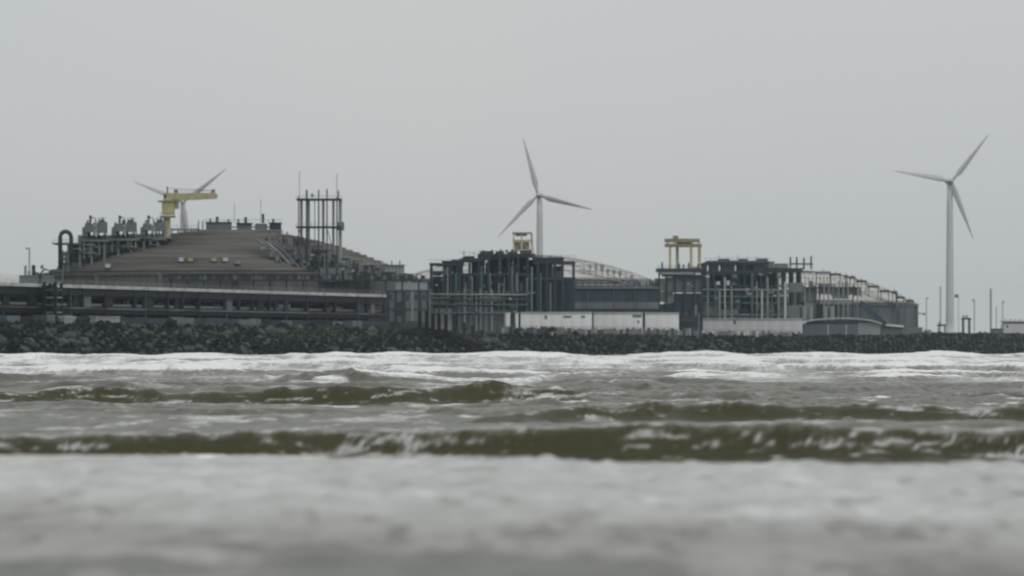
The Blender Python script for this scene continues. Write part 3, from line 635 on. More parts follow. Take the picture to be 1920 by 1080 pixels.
# ------------------------------------------------------------------ pump house block between rack and middle platform
t = thing('pump_house', 'grey concrete block building between the pipe rack and the middle platform', 'building', P(765, 600, 1345)); Y = 1345
ppiece('wall', M_MID, t, 722, 806, 545, 606, Y, 14); ppiece('wall', M_GREY, t, 742, 800, 530, 545, Y + 2, 10); ppiece('roof', M_MID, t, 720, 808, 542.5, 545, Y - .5, 15)
for x in (726, 740, 756, 771, 786, 800): ppiece('pilaster', M_GREY if x % 2 else M_DARK, t, x, x + 4, 545, 606, Y - .35, .34)
ppiece('door', M_DARK, t, 745, 753, 566, 592, Y - .2, .19); ppiece('band', M_RUST, t, 722, 806, 578, 581, Y - .3, .28)
for x in (730, 762, 778, 792): ppiece('opening', M_BLUE, t, x, x + 5, 552, 562, Y - .2, .19)
for x, y0 in ((717, 503), (790, 521)): 
    pass
for x in (765, 782): ppiece('vent', M_GREY, t, x, x + 4, 522, 530, Y + 4, .5, True)
t = thing('lamp_post', 'thin dark lamp post at the right end of the pipe rack', 'lamp post', P(717, 580, 1235))
ppiece('pole', M_DARK, t, 716.2, 717.8, 506, 600, 1235, .25, True); ppiece('lamp', M_GREEN, t, 715.2, 718.8, 503, 506, 1235, .6)

# ------------------------------------------------------------------ middle process platform
Y = 1450
t = thing('process_platform', 'dark steel platform crowded with upright vessels in the middle, open portals at both ends', 'platform', P(930, 600, Y))
xs = [808, 832, 845, 862, 880, 898, 916, 936, 954, 972, 990, 1008, 1026, 1041, 1055, 1076]
yt = [494, 494, 492, 487, 486, 480, 479, 478, 478, 478, 478, 486, 487, 487, 484, 491]
frame(t, xs, yt, Y, 16, .75, M_DARK, 3, levels=[(805, 868, 493), (808, 832, 508), (862, 905, 486), (895, 1003, 477.5), (1000, 1057, 484), (1000, 1079, 490), (832, 1003, 512), (990, 1079, 520), (832, 1000, 545)], beam_h=.85)
for (x0, x1, y0) in ((828, 868, 489), (862, 946, 484), (896, 1004, 475.5), (998, 1058, 482.5)): ppiece('deck', M_DARK, t, x0, x1, y0, y0 + 2, Y - .6, 17.5)
for (x0, x1, y0, y1, mm) in ((840, 852, 492, 507, M_BLUE), (846, 870, 486, 496, M_DARK), (900, 925, 470.5, 476, M_DARK), (930, 945, 471, 476, M_BLUE), (951, 970, 472, 477, M_DARK), (975, 996, 469, 475, M_RUST), (1010, 1036, 490, 519, M_DARK), (1000, 1018, 478, 483, M_GREEN), (1042, 1053, 508, 520, M_PURP), (868, 890, 480, 485, M_DARK)):
    ppiece('equipment_box', mm, t, x0, x1, y0, y1, Y + 3, 8)
for x in (905, 921, 937, 948, 958, 966): ppiece('valve', M_DARK, t, x, x + 4, 467.5 + random.uniform(0, 2), 473, Y + 4, .5, True)
for (x0, x1, y0, y1) in ((830, 845, 492, 604), (850.5, 868, 487, 604), (884, 909, 484, 604), (918, 938, 480, 604), (938.4, 962, 480, 604), (962.4, 988, 480, 604), (988.4, 1021, 487, 604), (1021.4, 1036, 509, 604), (1036.4, 1056, 499, 604), (812, 829.6, 518, 604), (845.4, 850, 517, 604), (868.4, 883.6, 520, 604), (909.4, 917.6, 517, 604), (812, 828, 508, 517), (1057, 1076, 522, 604)): ppiece('screen_panel', random.choice((M_BLUE, M_DARK, M_BLUE)), t, x0, x1, y0, y1, Y + 14, .4)
rail(t, 862, 960, 477, Y + 10, 1.2, M_OFFW); rail(t, 1000, 1079, 484, Y - .4, 1.0); rail(t, 806, 866, 492, Y - .4)
x = 834.0
while x < 1008:                                        # upright vessels and risers
    w_ = random.uniform(3, 8); y0 = random.choice((492, 496, 500, 512)); mm = random.choice((M_TEAL, M_BLUE, M_BLUE, M_DARK, M_DARK, M_TEAL, M_GREY if w_ < 4.2 else M_BLUE))
    if not (868 < x < 884 and y0 < 512):
        ppiece('vessel' if w_ > 5 else 'riser', mm, t, x, x + w_, y0, 604, Y + random.choice((2.5, 5, 9)), 1, True)
    x += w_ + random.uniform(-1.0, 2.6)
for k_, x in enumerate((838, 853, 871, 884, 901, 917, 934, 944, 958, 968, 976, 986, 996, 1012, 1030)): ppiece('riser', (M_GREY, M_TEAL, M_MID)[k_ % 3], t, x, x + 2.6 + (k_ % 3) * .6, (500, 512, 530, 520)[k_ % 4], 604, Y - .8, 1, True)
x = 808.0
while x < 1000:                                        # lower pipework
    w_ = random.uniform(2, 4); ppiece('riser', random.choice((M_GREY, M_MID, M_TEAL, M_DARK)), t, x, x + w_, 545 + random.uniform(-8, 12), 606, Y - 1.5 - random.random(), 1, True); x += random.uniform(7, 15)
for (x0, x1, y0, y1, mm) in ((806, 842, 556, 570, M_MID), (815, 850, 578, 596, M_GREY), (848, 880, 562, 588, M_MID), (885, 925, 575, 592, M_PURP), (862, 905, 590, 606, M_MID), (925, 960, 580, 604, M_PURP), (905, 940, 556, 566, M_GREY), (940, 985, 548, 560, M_DARK)):
    ppiece('equipment_box', mm, t, x0, x1, y0, y1, Y - .9, 3)
for (y_, mm) in ((552, M_GREY), (561, M_RUST), (571, M_TEAL), (587, M_MID)): MB().tube([P(806, y_, Y - 2.6), P(990, y_ + .6, Y - 2.6)], .32, 8).build('pipe', mm, t, True)
for k_ in range(22): x = random.uniform(866, 1060); yb_ = 478 if x < 1000 else 484; ppiece('stanchion', random.choice((M_GREY, M_MID, M_DARK)), t, x, x + 1.1, yb_ - random.uniform(3, 8), yb_, Y + random.uniform(0, 8), .2, True)
for k_ in range(30): x = random.uniform(812, 1000); y_ = random.uniform(500, 590); ppiece('bracket', random.choice((M_GREY, M_MID, M_TEAL, M_OFFW if k_ % 5 == 0 else M_MID)), t, x, x + random.uniform(3, 9), y_, y_ + random.uniform(1.5, 4), Y - 3 - random.random(), .5)
# yellow frame on the middle platform
t = thing('maintenance_gantry', 'boxy pale-yellow hoist frame on top of the middle platform', 'gantry', P(980, 470, Y + 4), 'yellow hoist frames'); Yg_ = Y + 5
for x, dx in ((963, 0), (978, 1), (996.5, 0)):
    for dy in (0, 4.5): piece('leg', M_YEL, t, P(x, 475, Yg_) + Vector((0, dy, 0)), (.45, .4, P(x, 437, Yg_).z - P(x, 475, Yg_).z))
ppiece('top_beam', M_YELD, t, 960.5, 997, 435.5, 438, Yg_ - .4, 5.4); ppiece('hoist', M_YELD, t, 966, 988, 438, 442.5, Yg_ + .8, 2.4)
ppiece('walkway', M_YEL, t, 961, 997, 449.5, 453, Yg_ - .3, 5.2); ppiece('cross_beam', M_YEL, t, 961, 998, 469, 471, Yg_ - .2, .4)
MB().bar(P(997, 438, Yg_), P(1000, 475, Yg_), .4).build('strut', M_YEL, t); MB().bar(P(978, 452, Yg_), P(996, 470, Yg_), .28).build('brace', M_YEL, t); MB().bar(P(978, 452, Yg_), P(963, 470, Yg_), .28).build('brace', M_YEL, t)
for i in range(2): ppiece('panel', M_PALE, t, 964.5 + 15 * i, 976.5 + 16 * i, 454, 468.5, Yg_ + 4.1, .15)

# stair with posts down the pale dome of the second tank
t = thing('dome_stair', 'railed stair with short valve posts stepping down the pale dome behind the middle platform', 'stair', P(1160, 530, 1600))
Yd = 1560
for i in range(13):
    x = 1084 + i * 11.2; q = P(x, HOR, Yd); z = D2(q.x, Yd); p = Vector((q.x, Yd, z))
    x2 = x + 11.2; q2 = P(x2, HOR, Yd); z2 = D2(q2.x, Yd)
    if z2 < 26: break
    if i: MB().box((p.x - .2, Yd - .2, z - .5), (p.x + .2, Yd + .2, z + 2.6)).build('post', M_GREY, t)
    if i: MB().box((p.x - .75, Yd - .6, z + 2.6), (p.x + .65, Yd + .6, z + 3.8 + random.uniform(0, 1.6))).build('valve', random.choice((M_GREY, M_GREY, M_OFFW)), t)
    MB().bar((p.x, Yd, z + 1.6), (q2.x, Yd, z2 + 1.6), .16).build('handrail', M_GREY, t)
    MB().bar((p.x, Yd + 1, z + .35), (q2.x, Yd + 1, z2 + .35), 1.4, .25).build('flight', M_OFFW, t)

# long dark hall below
t = thing('process_hall', 'long low dark-blue hall with a slate base band right of the middle platform', 'building', P(1110, 590, 1525)); Y = 1524
for k in range(12):
    x0 = 990 + k * 20.4; ppiece('panel', random.choice((M_BLUE, M_DARK, M_BLUE, M_DARK, M_PURP if k > 7 else M_BLUE)), t, x0 + .2, x0 + 20.2, 541, 566, Y, .6)
    ppiece('base_panel', random.choice((M_PURP, M_PURP, M_MID)), t, x0 + .2, x0 + 20.2, 566.3, 579, Y - .3, .6)
ppiece('core', M_DARK, t, 991, 1234, 543, 606, Y + .8, 20); ppiece('roof', M_MID, t, 988, 1236, 538, 541, Y - .8, 23)
ppiece('plinth', M_DARK, t, 990, 1234, 579.4, 586, Y - .1, .8)
for (x0, x1, y0, y1, mm) in ((1075, 1140, 527.5, 531, M_GREEN), (1078, 1170, 532.5, 535, M_PALE), (1150, 1225, 534, 537, M_MID), (1004, 1040, 528, 537.5, M_TEAL), (1050, 1072, 522, 537.5, M_GREEN), (1200, 1216, 524, 537.5, M_GREY)): ppiece('roof_unit', mm, t, x0, x1, y0, y1 , Y + 4, 5)
for x in range(1080, 1230, 12): ppiece('stanchion', M_DARK, t, x, x + 1.2, 527.5, 538, Y + 3.4, .3)
for x in (1000, 1030, 1062, 1100, 1150, 1190): ppiece('pipe', M_TEAL, t, x, x + 2, 545, 578, Y - .7, .5, True)

# ------------------------------------------------------------------ right process platform
Y = 1690
t = thing('process_platform', 'dark steel platform with teal upright vessels and flat roof units at right centre', 'platform', P(1390, 600, Y))
xs = [1322, 1338, 1356, 1376, 1396, 1416, 1436, 1456, 1472, 1486, 1500]
frame(t, xs, [494, 493, 492, 492, 492, 492, 493, 505, 505, 507, 507], Y, 18, .8, M_DARK, 3, levels=[(1318, 1442, 492), (1318, 1442, 511), (1436, 1504, 506), (1318, 1450, 545), (1310, 1480, 580)], beam_h=.9)
ppiece('deck', M_PURP, t, 1326, 1440, 488.5, 491, Y - .6, 20); ppiece('deck', M_DARK, t, 1318, 1446, 508, 511, Y - .7, 19); ppiece('deck', M_DARK, t, 1440, 1506, 502.5, 505.5, Y - .6, 19)
for (x0, x1, y0, y1, mm) in ((1348, 1368, 485, 489, M_DARK), (1386, 1402, 485, 489, M_DARK), (1420, 1440, 484.5, 489, M_DARK), (1368, 1386, 488, 491, M_PURP), (1330, 1348, 493, 508, M_MID), (1352, 1378, 494, 508, M_PURP), (1382, 1410, 494, 508, M_BLUE), (1412, 1438, 493, 508, M_PURP), (1440, 1452, 490, 503, M_MID), (1455, 1478, 494, 503, M_MID), (1316, 1326, 495, 509, M_DARK), (1300, 1318, 500, 512, M_GREY)):
    ppiece('equipment_box', mm, t, x0, x1, y0, y1, Y + 2, 9)
for x, y0 in ((1482, 482), (1494, 482), (1507.5, 483), (1521, 480), (1348, 478), (1365, 480), (1384, 477.5), (1402, 479), (1418, 480)):
    ppiece('valve', M_DARK if x > 1450 else M_OFFW, t, x - (1.6 if x > 1450 else .8), x + (1.6 if x > 1450 else .8), y0, 490 if x < 1450 else 505, Y + 4, .5, True)
ppiece('deck', M_MID, t, 1500, 1527, 508, 511, Y + 1, 10); ppiece('beam', M_DARK, t, 1480, 1524, 493.5, 496, Y + 4, .6)
for x in (1320, 1450): pass
vess = [(1322, 1334, M_TEAL, 520), (1336, 1341, M_BLUE, 512), (1344, 1352, M_TEAL, 525), (1355, 1359, M_GREY, 522), (1361, 1366, M_BLUE, 512), (1368, 1374, M_TEAL, 515), (1376, 1390, M_TEAL, 510), (1391, 1404, M_BLUE, 510), (1407, 1412, M_TEAL, 510), (1415, 1420, M_DARK, 512), (1424, 1430, M_PURP, 512), (1436, 1440, M_GREY, 514), (1443, 1449, M_DARK, 512), (1452, 1462, M_MID, 530), (1466, 1476, M_MID, 535), (1480, 1492, M_MID, 533)]
for x0, x1, mm, y0 in vess: ppiece('vessel' if x1 - x0 > 7 else 'riser', mm, t, x0, x1, y0, 606, Y + 3 + random.random() * 3, 1, True)
for k_, x in enumerate((1326, 1340, 1347, 1358, 1370, 1408, 1418, 1427, 1437, 1446, 1458, 1470)): ppiece('riser', (M_GREY, M_TEAL, M_GREY, M_OFFW)[k_ % 4], t, x, x + 2.4 + (k_ % 3), (512, 528, 545, 520, 536)[k_ % 5], 606, Y - 2.2, 1, True)
for (x0, x1, y0, y1) in ((1340, 1350, 528, 534), (1362, 1368, 526, 536), (1398, 1404, 540, 548), (1440, 1452, 546, 549), (1450, 1478, 553, 555)): ppiece('panel', M_OFFW, t, x0, x1, y0, y1, Y - 1, .3)
for (y_, mm) in ((536, M_DARK), (543, M_GREY), (556, M_MID), (568, M_TEAL), (590, M_GREEN)): MB().tube([P(1316, y_, Y - 1.5), P(1480, y_ + .6, Y - 1.5)], .34, 8).build('pipe', mm, t, True)
for (x0, x1, y0, y1, mm) in ((1320, 1350, 572, 592, M_MID), (1352, 1384, 580, 598, M_GREEN), (1425, 1452, 570, 596, M_PURP), (1454, 1478, 545, 566, M_MID), (1462, 1500, 572, 598, M_MID), (1386, 1420, 588, 600, M_MID), (1480, 1506, 530, 548, M_MID), (1416, 1434, 540, 556, M_MID)): ppiece('equipment_box', mm, t, x0, x1, y0, y1, Y - .6, 3)
ppiece('back_wall', M_BLUE, t, 1330, 1452, 514, 606, Y + 18.6, .5)
MB().bar(P(1462, 512, Y), P(1474, 535, Y), .5).build('brace', M_DARK, t)
for k_ in range(34): x = random.uniform(1320, 1500); y_ = random.uniform(512, 588); ppiece('bracket', random.choice((M_GREY, M_MID, M_TEAL, M_PURP)), t, x, x + random.uniform(3, 10), y_, y_ + random.uniform(1.5, 4), Y - 3.5 - random.random(), .5)
rail(t, 1322, 1442, 488.5, Y - .5, 1.2); rail(t, 1440, 1526, 502, Y - .5, 1.2)
# annex to its left
t = thing('annex_platform', 'lower dark annex with a pale roof edge under the yellow four-legged gantry', 'platform', P(1275, 600, 1600)); Y = 1596
ppiece('deck', M_DARK, t, 1232, 1318, 503, 509, Y - .6, 15); ppiece('roof_edge', M_GREY, t, 1240, 1300, 510.5, 514, Y - .9, 14); ppiece('roof', M_DARK, t, 1243, 1322, 514.6, 518, Y - .6, 14)
for x in (1236, 1250, 1266, 1284, 1302, 1316): ppiece('column', M_DARK, t, x - 1.6, x + 1.6, 509, 606, Y - .1, .7); ppiece('column', M_DARK, t, x - 1.6, x + 1.6, 509, 606, Y + 12, .7)
for (x0, x1, y0, y1, mm) in ((1228, 1248, 522, 545, M_GREEN), (1248, 1262, 520, 556, M_MID), (1262, 1316, 518.5, 548, M_PURP), (1230, 1262, 546, 566, M_GREEN), (1264, 1314, 550, 570, M_DARK), (1232, 1318, 570, 606, M_BLUE)): ppiece('panel', mm, t, x0, x1, y0, y1, Y + 1.2, 8)
for x in (1240, 1272, 1280, 1290, 1308): ppiece('valve', M_DARK, t, x, x + 3, 494 + random.uniform(-3, 2), 503, Y + 3, .5, True)
rail(t, 1233, 1318, 503, Y - .5, 1.1, M_DARK)
for (x0, y0) in ((1288, 531), (1296, 536), (1244, 528)): ppiece('lamp', M_OFFW, t, x0, x0 + 5, y0, y0 + 1.6, Y + .9, .3)
# yellow four-legged gantry
t = thing('maintenance_gantry', 'long yellow four-legged gantry standing on the annex left of the right platform', 'gantry', P(1280, 503, 1600), 'yellow hoist frames'); Yg_ = 1599
for x, w_, dy in ((1256.5, 4.5, 0), (1270, 5.5, 5), (1296, 5, 0), (1311.5, 5.5, 5)):
    ppiece('leg', M_YEL, t, x - w_ / 2, x + w_ / 2, 462, 503, Yg_ + dy, .9)
ppiece('crane_beam', M_YELD, t, 1247, 1312, 447.5, 453.5, Yg_ - .4, 6.8); ppiece('end_beam', M_YELD, t, 1246, 1316, 458, 462, Yg_ - .3, .6); ppiece('end_beam', M_YEL, t, 1247, 1316, 457, 463.5, Yg_ + 5, .8)
for x in (1252, 1266, 1281, 1298, 1311): ppiece('stanchion', M_YEL, t, x - 1.5, x + 1.5, 453.5, 458, Yg_ + .4, .5)
ppiece('trolley', M_YELD, t, 1262, 1272, 442, 447.5, Yg_ + 1, 2); ppiece('panel', M_YEL, t, 1269, 1296, 453.6, 457.8, Yg_ + 2, .2)

# stair down the third dome
t = thing('dome_stair', 'stepped brown pipe stair down the pale dome at the right end of the plant', 'stair', P(1620, 560, 1820)); Yd = 1806
lands = [(1529, 1558, 511), (1556, 1577, 514.5), (1583, 1590, 518), (1592, 1604, 520), (1606, 1625, 527.5), (1627, 1648, 537.5), (1650, 1668, 546), (1672, 1682, 548), (1680, 1696, 558), (1700, 1713, 564)]
for i, (x0, x1, y) in enumerate(lands):
    ppiece('landing', random.choice((M_RUST, M_MID, M_RUST, M_DARK)), t, x0, x1, y - 2.2, y + 2.0, Yd, 3)
    ppiece('post', M_MID, t, x0 + 1, x0 + 2.8, y + 2, y + 22, Yd + .8, .4); ppiece('post', M_MID, t, x1 - 2.5, x1 - .7, y + 2, y + 22, Yd + .8, .4)
    if i + 1 < len(lands): MB().bar(P(x1 - 2, y - .5, Yd + 1.4), P(lands[i + 1][0] + 2, lands[i + 1][2] - .5, Yd + 1.4), 1.2, .3).build('flight', M_MID, t)
    ppiece('lamp', M_MID, t, (x0 + x1) / 2 - .7, (x0 + x1) / 2 + .7, y - 6, y - 2.2, Yd + 1, .3, True)
# gear standing against the third tank
t = thing('equipment_skid', 'grey open skid of pipes and drums between the right platform and the last tank wall', 'machinery', P(1560, 600, 1778)); Y = 1779
for (x0, x1, y0, y1, mm) in ((1484, 1500, 545, 600, M_MID), (1500, 1532, 540, 566, M_MID), (1536, 1560, 532, 552, M_MID), (1562, 1590, 541, 560, M_GREY), (1578, 1604, 541, 552, M_MID), (1510, 1530, 567, 600, M_GREY), (1534, 1600, 562, 570, M_GREY)): ppiece('equipment_box', mm, t, x0, x1, y0, y1, Y + random.random() * 3, 5)
for x in range(1490, 1612, 9): ppiece('riser', random.choice((M_GREY, M_MID, M_DARK)), t, x, x + 2.4, 528 + random.uniform(0, 12), 600, Y - 1 - random.random(), .5, True)
for x in (1504, 1516, 1543, 1556): ppiece('drum', M_GREY, t, x, x + 9, 574, 600, Y - 4, 1, True)
ppiece('deck', M_DARK, t, 1500, 1612, 538, 541, Y - .5, 8)
for k_, x in enumerate(range(1502, 1618, 7)):
    yt_ = 512 + max(0, x - 1540) * .22 + random.uniform(0, 6); ppiece('scaffold_pole', random.choice((M_GREY, M_MID, M_DARK)), t, x, x + 1.1, yt_, 560, Y + 6, .25)
    if k_ % 2 == 0: MB().bar(P(x, 556, Y + 5.6), P(x + 14, yt_ + 8, Y + 5.6), .16).build('scaffold_brace', M_GREY, t)
    if random.random() < .7: ppiece('scaffold_board', random.choice((M_GREY, M_MID, M_OFFW)), t, x, x + 7, yt_ + random.uniform(6, 22), yt_ + random.uniform(23, 27), Y + 6.6, .6)
MB().bar(P(1612, 566, Y - 4), P(1660, 610, Y - 4), 1.6, 2.4).build('chute', M_BLUE, t)
# bracket on the last wall
t = thing('wall_lamp', 'small dark lamp bracket jutting from the right edge of the last tank wall', 'lamp', P(1725, 588, 1850))
ppiece('arm', M_DARK, t, 1718, 1734, 587, 588.6, 1849, .3); ppiece('lamp', M_DARK, t, 1730, 1735, 588.7, 590.4, 1848.8, .7)

# ------------------------------------------------------------------ low white sheds
def shed(x0, x1, y0, y1, Y, label, m=M_WHITE, n=6, marks=(), dep=10):
    t = thing('shed', label, 'shed', P((x0 + x1) / 2, y1, Y), 'low white sheds behind the rock bank')
    for k in range(n):
        a = x0 + (x1 - x0) * k / n; b = x0 + (x1 - x0) * (k + 1) / n
        ppiece('wall_panel', m, t, a + .12, b - .12, y0 + 1.4, y1 + 14, Y + (k % 2) * .05, .4)
    ppiece('core', M_MID, t, x0 + .6, x1 - .6, y0 + 1.6, y1 + 14, Y + .6, dep); ppiece('roof', M_OFFW, t, x0 - .5, x1 + .5, y0, y1 * 0 + y0 + 1.2, Y - .5, dep + 1.2)
    for (a, b, c_, e) in marks: ppiece('window' if b - a < 9 else 'louvre', M_MID, t, a, b, c_, e, Y - .1, .09)
    return t
shed(976, 1110, 585, 612, 1428, 'long white shed with three small dark openings', n=7, marks=((1021, 1026, 591, 598), (1056, 1071, 592, 596), (1090, 1097, 592, 596)))
shed(1113, 1205, 585.5, 612, 1474, 'white shed with a dark louvre, next right of the one with three openings', n=5, marks=((1186, 1203, 590, 595), (1195, 1199, 601, 606)))
shed(1209.5, 1273, 586, 611, 1510, 'plain white shed at the right end of the front row of sheds', n=3)
shed(1317, 1505, 597, 616, 1655, 'long weathered grey-white shed with one dark round opening', M_OFFW, 9, marks=((1375, 1380, 600, 608),))
t = thing('silo', 'narrow white upright silo left of the long white shed', 'silo', P(951, 612, 1426), 'white silos'); ppiece('body', M_WHITE, t, 946.5, 956.5, 587, 620, 1426, 1, True); ppiece('cap', M_OFFW, t, 945.8, 957.2, 585.5, 587, 1425.8, 1, True)
t = thing('silo', 'thin white silo squeezed against the left end of the long white shed', 'silo', P(968, 612, 1426), 'white silos'); ppiece('body', M_WHITE, t, 965.5, 972, 588, 620, 1426, 1, True); ppiece('cap', M_OFFW, t, 965, 972.5, 586.6, 588, 1425.8, 1, True)
t = thing('process_unit', 'dark brown-grey machinery block between the two rows of white sheds', 'machinery', P(1294, 615, 1532)); Y = 1532
ppiece('body', M_DARK, t, 1277, 1311, 592, 632, Y, 8); ppiece('drum', M_RUST, t, 1280, 1290, 584, 592, Y + 2, 1, True); ppiece('drum', M_DARK, t, 1292, 1300, 580, 592, Y + 2, 1, True); ppiece('stack', M_GREY, t, 1303, 1306, 572, 592, Y + 2, 1, True)
ppiece('ladder', M_MID, t, 1309, 1312, 586, 628, Y - .4, .3); ppiece('duct', M_RUST, t, 1276, 1296, 598, 603, Y - .5, .45)
# fence in front of the sheds
def fence(px0, px1, Y0, Y1, ztop, label, m, n):
    a = P(px0, HOR, Y0); b = P(px1, HOR, Y1); a.z = b.z = GB
    t = thing('fence', label, 'fence', a.lerp(b, .5)); d = (b - a).normalized(); ang = math.atan2(d.y, d.x)
    for k in range(n + 1): p = a.lerp(b, k / n); piece('post', M_MID, t, p, (.14, .14, ztop - a.z), rotz=ang)
    for k in range(n):
        p = a.lerp(b, (k + .5) / n); L_ = (b - a).length / n
        hh = ztop - .25 - random.uniform(0, .9); piece('panel', random.choice(m), t, p, (L_ * .86, .05, hh - a.z), rotz=ang)
    for z in (ztop - .2, ztop - 1.6): MB().bar(Vector((a.x, a.y, z)) + Vector((0, -.1, 0)), Vector((b.x, b.y, z)) + Vector((0, -.1, 0)), .07).build('rail', M_MID, t)
fence(940, 1312, shore_Y(940, 18), shore_Y(1312, 18), 10.6, 'grey panel fence along the bank in front of the white sheds', (M_MID, M_GREY, M_MID, M_DARK, M_GREEN), 62)
fence(1316, 1500, shore_Y(1316, 18), shore_Y(1500, 18), 10.2, 'grey panel fence below the weathered grey-white shed', (M_MID, M_GREY, M_OFFW, M_MID), 32)

# control building with a shallow arched roof
Y = 1752
t = thing('control_building', 'low blue-grey building with a shallow arched pale roof and dark window band', 'building', P(1575, 620, Y))
ppiece('wall', M_PURP, t, 1508, 1608, 608, 634, Y, 14); ppiece('wall', M_GREY, t, 1608.5, 1650, 604.5, 634, Y + .4, 12)
vs = []; fs = []; n = 16
for i in range(n + 1):
    f_ = i / n; x = 1503 + 150 * f_; y = 606 - 10.5 * math.sin(math.pi * min(1, f_ * 1.02)) ** .55
    for (yy, dy) in ((y, -1.2), (y + 2.2, -1.2), (y + 2.2, 16), (y, 16)): vs.append(P(x, yy, Y) + Vector((0, dy, 0)))
for i in range(n):
    for j in range(4): a = i * 4 + j; b_ = i * 4 + (j + 1) % 4; fs.append((a, b_, b_ + 4, a + 4))
fs += [(3, 2, 1, 0), (n * 4, n * 4 + 1, n * 4 + 2, n * 4 + 3)]
MB().add(vs, fs).build('roof', M_OFFW, t)
ppiece('upper_wall', M_BLUE, t, 1516, 1640, 600.6, 608, Y + .5, 12)
for k in range(9): x = 1538 + k * 7.6; ppiece('window', M_GLASS, t, x, x + 6.6, 600.8, 607.4, Y + .2, .25)
for x in (1552, 1586): ppiece('mullion', M_OFFW, t, x, x + 1.6, 608, 634, Y - .2, .19)
t = thing('shed', 'low shed with a bright white sloping roof at the foot of the last tank wall', 'shed', P(1672, 622, 1806)); Y = 1806
a, b_ = P(1650, 608, Y), P(1694, 612, Y); MB().bar(a + Vector((0, 1, 0)), b_ + Vector((0, 1, 0)), 4, .8).build('roof', M_WHITE, t); ppiece('wall', M_MID, t, 1652, 1730, 613.5, 634, Y + .4, 2)

# ------------------------------------------------------------------ shrubs, scrub
def bush(px, py, Y, wpx, hpx, label, m=M_LEAF, n=420):
    c = P(px, py, Y); w_ = wpx * Y / F; h_ = hpx * Y / F
    t = thing('bush', label, 'bush', c - Vector((0, 0, h_ * .2)), 'bushes on the rock bank'); rr = random.Random(int(px))
    q = MB(); lobes = [(rr.uniform(-.55, .55), rr.uniform(-.5, .5), rr.uniform(.25, .75), rr.uniform(.28, .5)) for _ in range(9)]
    for i in range(n):
        lx, ly, lz, lr = rr.choice(lobes); v = Vector((rr.gauss(0, 1), rr.gauss(0, 1), rr.gauss(0, 1))).normalized() * lr * rr.uniform(.7, 1.08)
        p = c + Vector(((lx + v.x) * w_, (ly + v.y) * w_, max(-.1, (lz + v.z * .8)) * h_)); s_ = rr.uniform(.12, .3) * .9
        ax = Vector((rr.gauss(0, 1), rr.gauss(0, 1), rr.gauss(0, 1))).normalized(); bx = ax.orthogonal().normalized() * s_; cx = ax.cross(bx).normalized() * s_ * .7
        q.add([p - bx, p - cx, p + bx, p + cx], [(0, 1, 2, 3)])
    q.build('foliage', m, t)
    q = MB()
    for lx, ly, lz, lr in lobes: q.tube([c - Vector((0, 0, h_ * .3)), c + Vector((lx * w_ * .5, ly * w_ * .5, lz * h_ * .5)), c + Vector((lx * w_, ly * w_, lz * h_))], .09, 5, .03)
    q.build('stem', M_TIMBER, t)
bush(320, 614, shore_Y(320, 15), 17, 17, 'dark rounded bush on the rocks under the left pipe rack', n=900)
bush(765, 630, shore_Y(765, 13), 13, 14, 'dark bush just left of the black timber posts', n=700)
bush(1030, 626, shore_Y(1030, 15), 16, 15, 'dark bush on the bank in front of the long white shed', n=800)
bush(970, 622, shore_Y(970, 16.5), 14, 8, 'low flat bush left of the dark bush before the long white shed', M_LEAFO, n=500)
bush(1355, 637, shore_Y(1355, 14), 14, 10, 'small dark bush below the weathered grey-white shed', n=500)
bush(1740, 627, shore_Y(1740, 19), 10, 9, 'small bush on the dyke just right of the last tank wall', n=350)
q = MB()
for i in range(8200):
    px = random.choice((random.uniform(0, 1920), random.gauss(600, 60), random.gauss(560, 120), random.gauss(1180, 60), random.gauss(875, 34), random.gauss(890, 30)))
    d_ = random.uniform(9, 20); p = SH(shore_t(px, d_), d_, slope_z(min(d_, RUN), shore_t(px, d_)) + random.uniform(.4, 1.3)); s_ = random.uniform(.15, .4)
    ax = Vector((random.gauss(0, 1), random.gauss(0, 1), random.gauss(0, 1))).normalized(); bx = ax.orthogonal().normalized() * s_; cx = ax.cross(bx).normalized() * s_ * .6
    q.add([p - bx, p - cx, p + bx, p + cx], [(0, 1, 2, 3)])
tag(q.build('undergrowth', M_LEAFO), 'low olive scrub growing between the upper rocks', 'scrub', kind='stuff')

# ------------------------------------------------------------------ timber groyne stepping down into the water
t = thing('groyne', 'black timber pile groyne stepping down the rock bank into the surf', 'groyne', P(860, 660, 1295))
pp = [(787, 588, 640), (800, 586, 642), (812, 590, 640), (823, 590, 640), (836, 592, 642), (853, 600, 648), (870, 608, 652), (886, 613, 656), (903, 622, 662), (920, 628, 668), (938, 636, 670), (955, 640, 672)]
for i, (x, y0, y1) in enumerate(pp):
    dq = 16 - i * 1.75; Yq = shore_Y(x, dq); ppiece('post', M_TIMBER, t, x - 3.3, x + 3.3, y0 - 2, y1 + 2, Yq - 1.5, .95)
    ppiece('post_cap', M_BLACK, t, x - 3.6, x + 3.6, y0 - 3, y0 - 2, Yq - 1.6, 1.1)
    if i + 1 < len(pp):
        x2, y2, _ = pp[i + 1]; Y2 = shore_Y(x2, dq - 1.75)
        for f_ in (30, 38): MB().bar(P(x, min(y0 + f_, y1), Yq - 1.2), P(x2, min(y2 + f_, _ + 1), Y2 - 1.2), .3, 1.0).build('plank', M_TIMBER, t)

